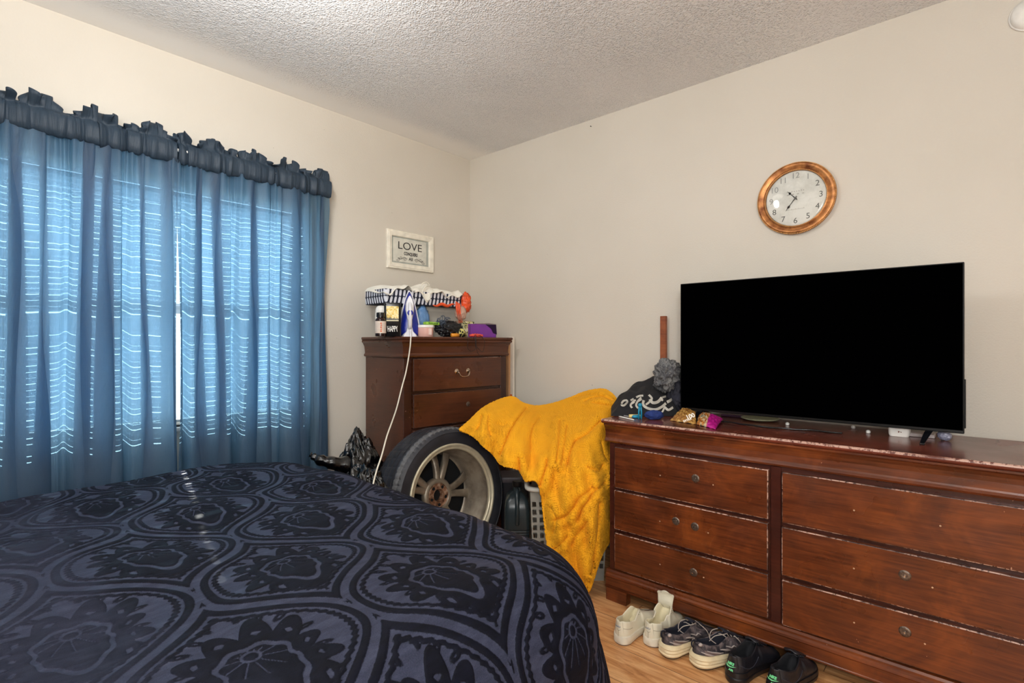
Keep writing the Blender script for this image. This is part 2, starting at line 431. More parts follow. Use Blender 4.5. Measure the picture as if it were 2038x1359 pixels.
# ---- tall chest of drawers
cA = math.radians(-4.25)
cp = P(803, 683, 3.0)
ch = thing('chest_of_drawers', 'tall dark brown wooden chest of drawers standing in the room corner', 'chest of drawers', (cp.x, cp.y, 0), cA)
CW, CD = .81, .436
bm = BM(); box(bm, (.012, .012, .1), (CW-.012, CD, 1.24), .003); obj('carcass', bm, [CBD], ch)
bm = BM()
def ring_prof(bm, pr, w, d, back=0):
    """front+sides moulding: pr = list (offset outward, z)"""
    rows_ = []
    for off, z in pr:
        rows_.append([bm.verts.new(c) for c in ((-off, d, z), (-off, -off, z), (w+off, -off, z), (w+off, d, z))])
    fs = []
    for a, b in zip(rows_[:-1], rows_[1:]):
        for k in range(3): fs.append(bm.faces.new((a[k], a[k+1], b[k+1], b[k])))
        fs.append(bm.faces.new((a[3], a[0], b[0], b[3])))
    fs.append(bm.faces.new(rows_[0])); fs.append(bm.faces.new(rows_[-1][::-1]))
    bmesh.ops.recalc_face_normals(bm, faces=fs)
ring_prof(bm, [(.006, 1.166), (.012, 1.170), (.014, 1.178), (.008, 1.186), (.006, 1.192), (.010, 1.23), (.020, 1.250), (.028, 1.258), (.028, 1.266), (.024, 1.270), (.030, 1.274), (.031, 1.284), (.028, 1.288)], CW, CD)
for f in bm.faces:
    if f.normal.z > .9: f.material_index = 0
obj('top', bm, [CB], ch)
bm = BM(); ring_prof(bm, [(.012, 0), (.012, .085), (.008, .095), (.004, .11), (0, .12)], CW, CD); obj('plinth', bm, [CB], ch)
bm = BM()
bm.free()
for xa, xb in ((0, .055), (CW-.055, CW)):
    bm = BM(); box(bm, (xa, 0, .12), (xb, .02, 1.166), .003); obj('front_stile', bm, [CBD], ch)
bm = BM(); box(bm, (-.001, .004, .12), (.012, CD, 1.166), .002); obj('side_panel', bm, [CB], ch)
for k, (za, zb) in enumerate(((.968, 1.160), (.755, .952), (.545, .742), (.335, .532), (.135, .322))):
    bm = BM(); box(bm, (.060, -.012, za), (CW-.058, .02, zb), .0035, 2, wear=1)
    dro = obj('drawer', bm, [CB, WR2], ch)
    q = CW*.52; zc = (za+zb)/2+.012
    if k == 0:
        bm = BM()
        for sx in (-.045, .045):
            lathe(bm, [(0, .006), (.005, .005), (.006, .003), (.012, .0025), (.014, .001), (.016, 0)], 20, 0, T((q+sx, -.012, zc), rx=PI/2))
        pts = crom([(q-.045, -.018, zc), (q-.043, -.030, zc-.006), (q-.030, -.033, zc-.028), (q, -.033, zc-.034), (q+.030, -.033, zc-.028), (q+.043, -.030, zc-.006), (q+.045, -.018, zc)], 5)
        tube(bm, pts, [.0042-.0012*abs(math.sin(i/len(pts)*PI*3)) for i in range(len(pts))], 8)
        obj('bail_handle', bm, [M('bright_pewter', (190, 170, 150), .25, .2, 40, metal=1)], dro, smooth=True)
    else:
        bm = BM(); lathe(bm, [(0, .006), (.005, .005), (.006, .003), (.012, .0025), (.014, .001), (.016, 0)], 20, 0, T((q+.045, -.012, zc), rx=PI/2))
        obj('knob_plate', bm, [PEWTER], dro, auto=50)
# ------------------------------------------------------------------ television
tv = thing('television', 'large flat black screen television standing on the long dresser', 'television', (2.53, .58, .88))
a = onX(1354, 817, 2.53); b = onX(1919.5, 863, 2.53); TYL, TYR = a.y-.58, b.y-.58
zb_, zt = .038, .668
BK = M('tv_black_plastic', (9, 9, 10), .35, spec=.3)
SC = NT('tv_screen'); SC.bsdf(Base_Color=(.0003, .0003, .0004, 1), Roughness=.8, Specular_IOR_Level=0.0)
bm = BM(); box(bm, (0, TYR, zb_), (.022, TYL, zt), .003, 2); obj('panel', bm, [BK], tv)
bm = BM(); box(bm, (-.0015, TYR+.004, zb_+.012), (.001, TYL-.004, zt-.004)); obj('screen', bm, [SC.m], tv)
bm = BM()
vs = box(bm, (.02, TYR+.05, zb_+.02), (.07, TYL-.05, zb_+.40), .012, 2); obj('rear_housing', bm, [BK], tv)
bm = BM(); box(bm, (.004, TYR-.004, zb_+.02), (.028, TYR+.001, zb_+.20), .0015); obj('side_button_strip', bm, [BK], tv)
for s_, yy in ((-1, TYR+.10), (1, TYL-.10)):
    bm = BM()
    for xx in (-.105, .13):
        A, B = Vector((.012, yy, zb_+.004)), Vector((xx, yy-s_*.015, .006))
        vv = []
        for p, w1, w2 in ((A, .012, .022), (A.lerp(B, .55)+Vector((0, 0, .002)), .010, .014), (B, .007, .007)):
            vv.append([bm.verts.new(p+Vector((dx, dy, dz))) for dx, dy, dz in ((-w2*.5, -w1, 0), (w2*.5, -w1, 0), (w2*.5, w1, 0), (-w2*.5, w1, 0))] )
        for r1, r2 in zip(vv[:-1], vv[1:]):
            for k in range(4): bm.faces.new((r1[k], r1[(k+1) % 4], r2[(k+1) % 4], r2[k]))
        bm.faces.new(vv[0][::-1]); bm.faces.new(vv[-1])
        box(bm, (xx-.012, yy-s_*.015-.008, 0), (xx+.012, yy-s_*.015+.008, .007), .002)
    bmesh.ops.recalc_face_normals(bm, faces=bm.faces); obj('foot', bm, [M('tv_foot_black', (16, 17, 22), .25)], tv)
text('brand_mark', '·  ·  ·', .012, M('tv_mark', (70, 60, 30), .5), tv, T((-.0022, (TYL+TYR)/2-.02, zb_+.006), rx=PI/2, rz=-PI/2), wid=.03)
# ------------------------------------------------------------------ wall clock
cc = onX(1585, 396, RX)
ck = thing('wall_clock', 'round wall clock with a gilt beaded rim and pale face', 'clock', (RX, cc.y, cc.z), PI/2)
# local: -y faces the room?  rz=90: local x -> +Y, local y -> -X ; so local +y faces room, local -x is picture right
R_ = .172
gold = NT('antique_gold'); o_ = gold.obj()
gold.bsdf(Base_Color=gold.ramp(gold.noise(o_, 30, 4), [(.3, lin((120, 66, 34))), (.65, lin((206, 142, 84)))]), Roughness=.38, Metallic=.55)
goldl = NT('light_gold'); goldl.bsdf(Base_Color=lin((232, 184, 120)), Roughness=.3, Metallic=.6)
A = T(rx=-PI/2)
bm = BM(); lathe(bm, [(.0, .001), (.160, .001), (.168, .006), (.172, .014), (.171, .022), (.166, .028), (.158, .029), (.150, .024), (.144, .022), (.139, .026), (.134, .027), (.132, .022), (.131, .016), (0, .016)], 72, 0, A)
obj('rim', bm, [gold.m], ck, auto=50)
for rr, zz, nb, rb in ((.1695, .0245, 150, .0030), (.1345, .0265, 120, .0028)):
    bm = BM()
    for k in range(nb):
        an = 2*PI*k/nb
        r = bmesh.ops.create_icosphere(bm, subdivisions=1, radius=rb)
        bmesh.ops.translate(bm, verts=r['verts'], vec=A @ Vector((rr*math.cos(an), rr*math.sin(an), zz)))
    obj('beading', bm, [goldl.m], ck, smooth=True)
fc = NT('clock_face'); n_ = fc.noise(fc.obj(), 14, 5, .65)
fc.bsdf(Base_Color=fc.ramp(n_, [(.3, lin((196, 194, 184))), (.6, lin((224, 222, 214)))]), Roughness=.5)
bm = BM(); lathe(bm, [(0, .0175), (.131, .0175), (.131, .015)], 64, 0, A); face = obj('face', bm, [fc.m], ck)
INK = M('grey_ink', (86, 86, 80), .6); INKL = M('faint_ink', (170, 166, 156), .6)
def ckM(x, y, z): return T((-x, z, y), rx=PI/2, rz=PI)
for n in range(1, 13):
    an = PI/2-n*PI/6; r = .108
    text('numeral', str(n), .038, INK if 2 <= n <= 8 else M('light_ink', (150, 150, 145), .6), ck, ckM(r*math.cos(an), r*math.sin(an), .018), .0003)
for s, y, sz in (('ıılııılı', .034, .009), ('ılıı', .020, .009), ('ılılıılılıııl', -.052, .009)):
    text('dial_lettering', s, sz, INKL, ck, ckM(0.0, y, .018), .0002, wid=.075)
def hand(name, ang, L, m_, z, dm):
    bm = BM(); a = math.radians(90-ang); d_ = Vector((math.cos(a), math.sin(a))); nrm = Vector((-d_.y, d_.x))
    pts = [(-.012, .0016), (.0, .0022), (L*.55, .0012), (L*.66, dm), (L*.78, .0016), (L, .0003)]
    L_ = [bm.verts.new((-(d_.x*t+nrm.x*w), z, d_.y*t+nrm.y*w)) for t, w in pts]; R2 = [bm.verts.new((-(d_.x*t-nrm.x*w), z, d_.y*t-nrm.y*w)) for t, w in pts]
    for i in range(len(pts)-1): bm.faces.new((L_[i], L_[i+1], R2[i+1], R2[i]))
    bmesh.ops.solidify(bm, geom=bm.faces[:], thickness=.0008); obj(name, bm, [m_], ck)
hand('hour_hand', 318, .052, M('steel_dark', (110, 108, 100), .35, metal=.6), .021, .007)
hand('minute_hand', 217, .072, M('steel_bright', (235, 232, 225), .25, metal=.3), .0225, .006)
bm = BM(); lathe(bm, [(0, .0265), (.004, .0255), (.005, .018)], 16, 0, A); obj('hub', bm, [INK], ck, smooth=True)
gs = NT('domed_glass'); a1 = gs.n('BsdfTransparent'); a2 = gs.n('BsdfGlossy', {'Roughness': .03})
gs.surf(gs.n('MixShader', {0: gs.n('Fresnel', {'IOR': 1.5}).outputs[0], 1: a1.outputs[0], 2: a2.outputs[0]}).outputs[0])
bm = BM(); lathe(bm, [(.131*math.sin(PI/2*k/12), .026+.010*math.cos(PI/2*k/12)-.003) for k in range(13)], 64, 0, A); obj('glass', bm, [gs.m], ck, smooth=True)
# ------------------------------------------------------------------ framed sign
pa = onY(768, 456, RY); pb = onY(860, 543, RY)
pw, ph = pb.x-pa.x, .258
fr = thing('framed_sign', 'white framed lettered love sign hanging above the tall chest', 'picture', ((pa.x+pb.x)/2, RY, 1.752+ph/2))
bm = BM(); w2, h2 = pw/2, ph/2
def rectring(bm, rings):
    rs = [[bm.verts.new((sx*a, y, sz*b)) for sx, sz in ((-1, -1), (1, -1), (1, 1), (-1, 1))] for a, b, y in rings]
    for r1, r2 in zip(rs[:-1], rs[1:]):
        for k in range(4): bm.faces.new((r1[k], r1[(k+1) % 4], r2[(k+1) % 4], r2[k]))
    bmesh.ops.recalc_face_normals(bm, faces=bm.faces)
rectring(bm, [(w2, h2, -.001), (w2, h2, -.016), (w2-.004, h2-.004, -.020), (w2-.010, h2-.010, -.018), (w2-.014, h2-.014, -.021), (w2-.036, h2-.036, -.017), (w2-.040, h2-.040, -.012), (w2-.040, h2-.040, -.004)])
obj('frame', bm, [M('cream_painted_wood', (236, 230, 214), .45)], fr)
bm = BM(); box(bm, (-w2+.038, -.006, -h2+.038), (w2-.038, -.002, h2-.038)); obj('backing', bm, [M('sage_grey_card', (168, 172, 164), .8)], fr)
bm = BM(); box(bm, (-w2+.052, -.009, -h2+.050), (w2-.060, -.006, h2-.048), .001); obj('lettered_panel', bm, [M('ivory_card', (214, 212, 200), .7)], fr)
DKI = M('dark_ink', (48, 46, 46), .7)
text('lettering', 'LOVE', .072, DKI, fr, T((-.006, -.0095, .030), rx=PI/2), .0003, wid=.20)
text('lettering', 'CONQUERS', .030, DKI, fr, T((0, -.0095, -.020), rx=PI/2), .0003, wid=.115, bold=.0012)
text('lettering', 'All', .030, DKI, fr, T((0, -.0095, -.054), rx=PI/2), .0003, bold=.0005)
for s_ in (-1, 1):
    bm = BM()
    for (ox, oz, k) in ((.05, -.060, 1), (.085, -.050, -1), (.105, -.066, -1)):
        pts = [(s_*(ox+.016*math.cos(t*.7)*(1-t/14)), -.0095, oz+k*.012*math.sin(t*.7)*(1-t/14)) for t in range(13)]
        tube(bm, pts, .0011, 5)
    tube(bm, crom([(s_*.03, -.0095, -.055), (s_*.055, -.0095, -.045), (s_*.085, -.0095, -.062), (s_*.11, -.0095, -.052)], 5), .0011, 5)
    obj('scroll_ornament', bm, [DKI], fr)
# ------------------------------------------------------------------ smoke detector
q = onX(2036, 33, RX)
sdv = thing('smoke_detector', 'round white smoke detector high on the wall at the right edge', 'smoke detector', (RX, q.y-.02, q.z), 0)
bm = BM(); lathe(bm, [(0, .034), (.030, .033), (.048, .028), (.056, .018), (.058, .004), (.058, 0)], 36, 0, T(ry=-PI/2)); obj('cover', bm, [WHITE], sdv, smooth=True)
bm = BM(); lathe(bm, [(.060, 0), (.062, .004), (.060, .008), (.056, .008)], 36, 0, T(ry=-PI/2)); obj('base_plate', bm, [WHITE], sdv, smooth=True)

q = onX(1177, 252, RX); bm = BM(); lathe(bm, [(0, .012), (.003, .011), (.0032, .009), (.0012, .008), (.0012, 0)], 10, 0, T((RX, q.y, q.z), ry=-PI/2)); o = obj('nail', bm, [M('dark_steel', (30, 28, 30), .4)], None, smooth=True); tag(o, 'tiny dark nail alone high on the right wall near the corner', 'nail')
# ------------------------------------------------------------------ bed with damask velvet bedspread
BX1, BY0, BY1, BT, BR = 1.075, .86, 2.47, .705, .20
bed = thing('bed', 'large bed with a navy black velvet damask bedspread draped to the floor', 'bed', (.15, 1.65, 0))
org = Vector((.15, 1.65, 0))
def bedmap(S, Tt):
    """flat cloth coordinates -> draped surface"""
    rc = .13
    qx = np.clip(S, -.85+rc, BX1-rc); qy = np.clip(Tt, BY0+rc, BY1-rc)
    dx, dy = S-qx, Tt-qy; d0 = np.hypot(dx, dy); dd = np.maximum(d0, 1e-9)
    ux, uy = dx/dd, dy/dd; d = np.maximum(d0-rc, 0); inn = np.minimum(d0, rc)
    qx = qx+ux*inn; qy = qy+uy*inn
    corner = np.clip(2*np.abs(ux*uy), 0, 1)
    ang = np.minimum(d/BR, PI/2)
    rest = np.maximum(d-BR*PI/2, 0)
    along = np.arctan2(uy, ux)
    # folds on the hanging part
    per = (S*np.abs(uy)+Tt*np.abs(ux))
    fold = .016*np.sin(per*17+1.3*np.sin(per*5))*np.clip(rest/.3, 0, 1)
    hor = BR*np.sin(ang)+.05*rest+fold+corner*.30*rest*np.exp(-rest*1.5)
    z = BT-BR*(1-np.cos(ang))-rest*.99
    X = qx+ux*hor; Y = qy+uy*hor
    top = np.clip(1-d/.25, 0, 1)
    bumpz = (.010*np.sin(S*5.1+1.2)*np.sin(Tt*4.3+.5)+.006*np.sin(S*11+Tt*7)+.004*np.sin(S*3-Tt*17))*np.clip(top+.2, 0, 1)
    crown = .012*np.clip(1-((Tt-1.65)/.95)**2, 0, 1)
    return np.stack([X, Y, np.maximum(z+bumpz+crown, .015)], -1)
PXP, PYP = .400, .620     # ogee repeat
OX, OY = .58, 1.235       # one medallion centre
def damask(S, Tt):
    """signed field in metres: >0 where the dark velvet pile stands"""
    S = S+.006*np.sin(Tt*13)+.004*np.sin(Tt*29+S*17); Tt = Tt+.006*np.sin(S*15+1)+.003*np.sin(S*37)
    u = (Tt-OY)/PYP; v = (S-OX)/PXP
    col = np.round(v); best = None
    # nearest cell centre in the centred lattice, by ogee membership
    a1 = v-np.round(v); b1 = u-np.round(u)
    g_ = lambda b: .25+.25*(1.25*np.cos(2*PI*b)-.25*np.cos(2*PI*b)**3)
    f1 = np.abs(a1)-g_(b1)
    a2 = (v-.5)-np.round(v-.5); b2 = (u-.5)-np.round(u-.5)
    use2 = f1 > 0
    a = np.where(use2, a2, a1); b = np.where(use2, b2, b1)
    F = np.abs(a)-g_(b)
    gx = 1/PXP; cb = np.cos(2*PI*b); gy = .25*2*PI*np.sin(2*PI*b)*(1.25-.75*cb*cb)/PYP
    di = -F/np.sqrt(gx**2+gy**2)          # distance inside the ogee outline (m)
    x = a*PXP; y = -b*PYP                  # y>0 towards the tip
    line1 = .0084-np.abs(di-.0180)
    bead = .0060+.0022*np.sin(y*420)
    line2 = bead-np.abs(di-.0400)
    m = np.maximum(line1, line2)
    # medallion
    yy = y-.012
    ang = np.arctan2(x, yy); r = np.hypot(x, yy)
    tip = np.where(yy > 0, 1+.42*np.exp(-(ang/.34)**2)+.16*np.exp(-(ang/.9)**2), 1+.02*np.cos(ang))
    rn = r/(tip*(.74+.26*np.abs(np.cos(ang))))
    pet = .104+.050*np.abs(np.cos(5.5*ang))**1.1*(1+.22*np.sin(3*ang))
    ring_out = pet-rn
    hole = .0050*(1+.4*np.cos(11*ang))-np.abs(rn-.110)*.9-.004*np.abs(np.sin(5.5*ang))*3.0
    body = np.minimum(ring_out, .5)
    body = np.minimum(body, -hole*1.0)
    lightring = .0055-np.abs(rn-.072-.003*np.cos(9*ang))
    body = np.minimum(body, -lightring)
    # inner fan strokes
    yb = y+.030; ra = np.hypot(x, yb); aa = np.arctan2(x, yb)
    fan = np.where((ra > .018) & (ra < .070) & (rn < .062), .0026-np.abs(((aa*6/PI+.5) % 1)-.5)*.09*ra/.06*.6, -.01)
    fan2 = np.where(rn < .062, .0028-np.abs(ra-.014), -.01)
    body = np.minimum(body, -np.maximum(fan, fan2))
    sepal = np.abs(np.sin(5.5*ang)); body = np.maximum(body, np.minimum(.0035-np.abs(rn-.126-.01*np.sin(ang*4)), .006-sepal*.018))
    body = np.where(di < .046, -.01, body)
    m = np.maximum(m, body)
    # small leaves between medallion and border at blunt end and tip
    for (cx, cy, sx, sy, rot) in ((.035, -.165, .010, .026, .6), (-.035, -.165, .010, .026, -.6), (0, -.20, .009, .022, 0), (.055, -.125, .008, .020, .9), (-.055, -.125, .008, .02, -.9),
                                  (.045, -.20, .008, .02, .3), (-.045, -.20, .008, .02, -.3), (.085, -.10, .008, .018, 1.2), (-.085, -.10, .008, .018, -1.2), (.10, -.04, .007, .018, 1.5), (-.10, -.04, .007, .018, -1.5), (.10, .03, .007, .018, -1.2), (-.10, .03, .007, .018, 1.2), (.055, .13, .007, .02, -.5), (-.055, .13, .007, .02, .5),
                                  (.028, .165, .007, .022, -.3), (-.028, .165, .007, .022, .3), (0, .215, .007, .02, 0), (.075, .085, .007, .020, -.5), (-.075, .085, .007, .02, .5)):
        xr = (x-cx)*math.cos(rot)+(y-cy)*math.sin(rot); yr = -(x-cx)*math.sin(rot)+(y-cy)*math.cos(rot)
        q = np.hypot(xr/sx, yr/sy); lf = (1-q)*sx
        lf = np.minimum(lf, np.where(q < .4, (q-.3)*sx, .01))
        m = np.maximum(m, np.where(di > .045, lf, -.01))
    # leaf chain in the channel where outlines meet
    chn = .0045*(np.abs(np.sin(b*PYP*75)))-np.abs(di-.003)-.0012
    m = np.maximum(m, np.where(np.abs(np.abs(b)-.5) < .10, chn, -.01))
    return m
def bed_part(s0, s1, t0, t1, ds, dt):
    s = np.linspace(s0, s1, int((s1-s0)/ds)+1); t = np.linspace(t0, t1, int((t1-t0)/dt)+1)
    S, Tt = np.meshgrid(s, t, indexing='ij')
    return S, Tt
# one mesh, unequal spacing: fine where the camera is close
s = np.concatenate([np.linspace(-1.35, .0, 60)[:-1], np.arange(0, 1.42, .0032), np.linspace(1.422, 1.90, 60)])
t = np.concatenate([np.linspace(.02, .50, 60)[:-1], np.arange(.50, 1.55, .0030), np.arange(1.55, 2.85, .0042), np.linspace(2.855, 3.29, 50)])
S, Tt = np.meshgrid(s, t, indexing='ij')
pts = bedmap(S, Tt); dm = damask(S, Tt)
e = 1e-3
nn = np.cross(bedmap(S+e, Tt)-pts, bedmap(S, Tt+e)-pts); nn /= np.maximum(np.linalg.norm(nn, axis=-1, keepdims=True), 1e-12)
pts = pts+nn*(np.clip(dm/.003, 0, 1)*.0022)[..., None]
pts -= np.array(org)
v = NT('damask_velvet'); at = v.n('Attribute', attribute_name='pile').outputs['Fac']
uvn = v.n('UVMap').outputs[0]
wob = v.math('MULTIPLY', v.math('SUBTRACT', v.noise(uvn, 190, 3, .7), .5), .0052)
msk = v.n('MapRange', {'Value': v.math('ADD', at, wob), 'From Min': -.0009, 'From Max': .0009}).outputs[0]
brush = v.noise(v.n('Mapping', {'Vector': uvn, 'Rotation': (0, 0, .5), 'Scale': (14, 42, 1)}).outputs[0], 1.3, 4, .6, .4)
fine = v.noise(uvn, 420, 2, .6)
# nap streaks lighten the pile; grazing sheen on the left is painted in
crush = v.noise(v.n('Mapping', {'Vector': uvn, 'Rotation': (0, 0, -.15), 'Scale': (5.5, 2.6, 1)}).outputs[0], 1.0, 4, .6)
u_ = v.n('SeparateXYZ', {0: uvn}).outputs['X']
cr = v.math('ADD', crush, v.math('MULTIPLY', v.math('SUBTRACT', .42, u_), 1.0))
nap_sheen = v.n('MapRange', {'Value': cr, 'From Min': .50, 'From Max': .80}, interpolation_type='SMOOTHSTEP').outputs[0]
ground = v.ramp(brush, [(.25, lin((32, 35, 49))), (.5, lin((44, 48, 66))), (.78, lin((62, 66, 84)))])
ground = v.mix(.25, ground, v.ramp(fine, [(.3, lin((24, 25, 36))), (.7, lin((76, 77, 96)))]))
pile = v.ramp(brush, [(.3, lin((5, 6, 14))), (.7, lin((13, 15, 28)))])
pile = v.mix(v.math('MULTIPLY', nap_sheen, .5), pile, ground)
col = v.mix(msk, ground, pile)
nb = v.bump(v.math('ADD', v.math('MULTIPLY', msk, .6), v.math('ADD', v.math('MULTIPLY', fine, .35), v.math('MULTIPLY', brush, .8))), .35, .003)
lint = v.math('GREATER_THAN', v.noise(uvn, 260, 1), .835)
col = v.mix(v.math('MULTIPLY', lint, .55), col, lin((190, 192, 205)))
v.bsdf(Base_Color=col, Roughness=v.ramp(msk, [(0, .55), (1, .7)]), Normal=nb, Sheen_Weight=.05, Sheen_Roughness=.35, Sheen_Tint=lin((120, 124, 150)), Specular_IOR_Level=.12)
uv = np.stack([S, Tt], -1)
grid_mesh('bedspread', pts, [v.m], bed, uv=uv, attrs={'pile': dm})
bm = BM(); box(bm, (-1.0, .86-1.65, .30), (1.06-.15, 2.50-1.65, .64), .14, 5)
obj('mattress', bm, [M('mattress_ticking', (210, 208, 204), .8)], bed, smooth=True)
# ------------------------------------------------------------------ curtains
def curtain_mat(name, dcol, tcol, ft, fa):
    t = NT(name); uvn = t.n('UVMap').outputs[0]
    wv = t.noise(t.n('Mapping', {'Vector': uvn, 'Scale': (600, 40, 1)}).outputs[0], 1, 2); wv2 = t.noise(t.n('Mapping', {'Vector': uvn, 'Scale': (30, 700, 1)}).outputs[0], 1, 2)
    ww = t.math('MULTIPLY', t.math('ADD', wv, wv2), .5)
    dc = t.mix(.5, lin(dcol), t.ramp(ww, [(.35, tuple(c*.7 for c in lin(dcol)[:3])+(1,)), (.65, tuple(min(1, c*1.3) for c in lin(dcol)[:3])+(1,))]))
    cz = t.noise(t.n('Mapping', {'Vector': uvn, 'Scale': (34, 3.2, 1)}).outputs[0], 1, 4, .6, .5)
    nb = t.bump(cz, .55, .012, t.bump(ww, .15, .002))
    p = t.n('BsdfPrincipled', {'Base Color': dc, 'Roughness': .5, 'Normal': nb, 'Specular IOR Level': .35})
    tr = t.n('BsdfTranslucent', {'Color': tcol, 'Normal': nb}); ta = t.n('BsdfTransparent', {'Color': tuple(min(1, c*1.1) for c in tcol[:3])+(1,)})
    m1 = t.n('MixShader', {0: ft, 1: p.outputs[0], 2: tr.outputs[0]})
    m2 = t.n('MixShader', {0: fa, 1: m1.outputs[0], 2: ta.outputs[0]})
    t.surf(m2.outputs[0]); return t.m
CUR = curtain_mat('sheer_blue_satin', (80, 97, 116), (.30, .53, .70, 1), .50, .11)
CURH = curtain_mat('double_blue_satin', (52, 66, 80), (.04, .10, .18, 1), .18, .0)
YC = 2.835; ZR = 2.165
def curtain(xa, xb, label, seed, nf, flare):
    rnd = random.Random(seed)
    c = thing('curtain', label, 'curtain', ((xa+xb)/2, YC+(.012 if xa > .5 else 0), 0), 0)
    xc = (xa+xb)/2; Wd = xb-xa
    nu, nv = 420, 150
    u = np.linspace(0, 1, nu)[:, None]; z = np.linspace(.06, 2.118, nv)[None, :]
    # fold phase: uneven spacing
    ks = [(rnd.uniform(.4, 1), rnd.uniform(0, 6.28), f) for f in (1, 2, 3)]
    ph0 = nf*u+sum(a*.28*np.sin(2*PI*f*u+p)/f for a, p, f in ks)
    h = (2.118-z)/2.06
    drift = .10*np.sin(2*PI*u*1.3+seed)*h+.06*np.sin(h*4+u*9)
    phi = 2*PI*(ph0+drift)
    cell = np.floor(ph0+drift)
    amp = .55+.45*np.sin(cell*2.4+seed*3)
    # folds deepen and merge on the way down
    A1 = (.014+.028*np.clip(h*1.8, 0, 1))*(.6+.4*np.sin(u*17+seed))
    over = Wd/nf*(.05+.70*(.5+.5*np.sin(u*23+seed*2)))*(.7+.5*h)
    X = xa+Wd*u+over*np.sin(phi+.35*np.sin(h*5+u*8))*1.0 + flare*h*(u-.5)*Wd
    Y = -A1*np.cos(phi)*1.1-.010*np.sin(2*PI*u*nf*2.7+h*2)*np.exp(-h*6)+.006*np.sin(h*9+u*31)
    mg = .0055*np.clip(np.sin((h-.30)/.42*PI), 0, 1)*(h > .30)
    X = np.clip(X, xa+(mg if xa > .5 else -.02*h)-.03*np.clip(h-.75, 0, 1), xb+(-.0*h if xb < 1 else .055*h)-(mg if xb < 1 else 0))
    X = np.where(xb < 1, X, X)
    pts = np.stack([X-xc+0*z, Y+0*z, z+0*u], -1)
    uv = np.stack([u*1.5+0*z, z+0*u], -1)
    grid_mesh('curtain_panel', pts, [CUR], c, uv=uv)
    # gathered rod pocket and ruffle heading
    nu2 = 520; u2 = np.linspace(0, 1, nu2)[:, None]; prof_ = np.array([[-.006, 2.100], [-.022, 2.104], [-.027, 2.13], [-.029, 2.165], [-.024, 2.188], [-.010, 2.198], [-.006, 2.204], [-.010, 2.215], [-.012, 2.232], [-.010, 2.246], [-.002, 2.250], [.006, 2.246], [.008, 2.230], [.004, 2.204], [.012, 2.196], [.024, 2.186], [.028, 2.165], [.024, 2.11]])
    nvp = len(prof_); k = np.arange(nvp)[None, :]
    py, pz = prof_[:, 0][None, :], prof_[:, 1][None, :]
    g0 = np.sin(2*PI*u2*nf*.8+2.6*np.sin(u2*13+seed))+.5*np.sin(2*PI*u2*nf*1.9+seed+2.5*np.sin(u2*23)); g = np.sign(g0)*np.abs(g0)**1.6
    ruff = np.clip((pz-2.2)/.03, 0, 1.6)
    top = .5+.5*np.sin(2*PI*u2*4.3+seed)+.45*np.sin(2*PI*u2*9.1+2*seed+2*np.sin(u2*17))
    Y2 = py*(1+.20*g*(1-.5*ruff))+.012*g*ruff*1.2+.0015*np.sin(u2*nf*9+k*.8)
    Z2 = pz+ruff*.016*(top-.75)*1.5-.004*g*(pz < 2.11)+.0015*np.sin(u2*131+k)
    X2 = xa+Wd*u2-xc+.007*np.sin(2*PI*u2*nf*.9+k*.25+.6*g)+.006*ruff*np.sin(2*PI*u2*nf*3.1)
    X2 = np.clip(X2, xa-xc-.004, xb-xc-(.006 if xb < 1 else -.004))
    pts2 = np.stack([X2+0*pz, Y2, Z2], -1)
    uv2 = np.stack([u2*1.5+0*pz, pz+0*u2], -1)
    grid_mesh('gathered_heading', pts2, [CURH], c, uv=uv2)
    bm = BM()
    return c
c1 = curtain(-.02, .796, 'blue translucent satin curtain, the left panel of the window', 3, 11, .0)
c2 = curtain(.790, 1.575, 'blue translucent satin curtain, right panel beside the tall chest', 8, 10, .0)
bm = BM(); tube(bm, [(-.08, YC, ZR), (1.572, YC, ZR)], .0075, 12); 
for xx in (-.08, 1.572): tube(bm, [(xx, YC, ZR), (xx, RY-.003, ZR)], .006, 8)
o = obj('curtain_rod', bm, [WHITE], None, smooth=True); tag(o, 'thin white rod carrying the gathered blue curtains', 'curtain rod')
# ------------------------------------------------------------------ helpers for soft things
def ridged(x, y, z, s, oct_=3):
    v = 0; a = 1; w = 0
    for _ in range(oct_):
        v += a*(1-abs(mnoise.noise((x*s, y*s, z*s)))*2); w += a; a *= .5; s *= 2.03
    return v/w
def blob(name, parent, mat_, dims, loc, sub=4, amp=.12, s=3.0, seed=0, shape=None, flat=0.0, rz=0, smooth=True, crinkle=False):
    """crumpled soft lump; dims = half sizes, resting on loc.z"""
    bm = BM(); bmesh.ops.create_icosphere(bm, subdivisions=sub, radius=1)
    for v in bm.verts:
        n = v.co.normalized(); k = 1+amp*(ridged(n.x+seed, n.y+seed*1.7, n.z, s)-.4)*1.6+amp*.5*mnoise.noise((n.x*2+seed, n.y*2, n.z*2))
        p = n*k
        if shape: p = shape(p, n)
        p = Vector((p.x*dims[0], p.y*dims[1], p.z*dims[2]))
        v.co = p
    zmin = min(v.co.z for v in bm.verts); cut = zmin+flat*dims[2]
    for v in bm.verts: v.co.z = max(v.co.z, cut)-cut
    R = Matrix.Rotation(rz, 4, 'Z')
    if crinkle:
        for v in bm.verts:
            for f_, a_ in ((15, .014), (42, .0035)):
                c_ = v.co*f_; v.co += Vector((mnoise.noise(c_), mnoise.noise(c_+Vector((7, 1, 3))), mnoise.noise(c_+Vector((2, 9, 5)))))*a_
    for v in bm.verts: v.co = R @ v.co+Vector(loc)
    return obj(name, bm, mat_ if isinstance(mat_, list) else [mat_], parent, smooth=smooth)
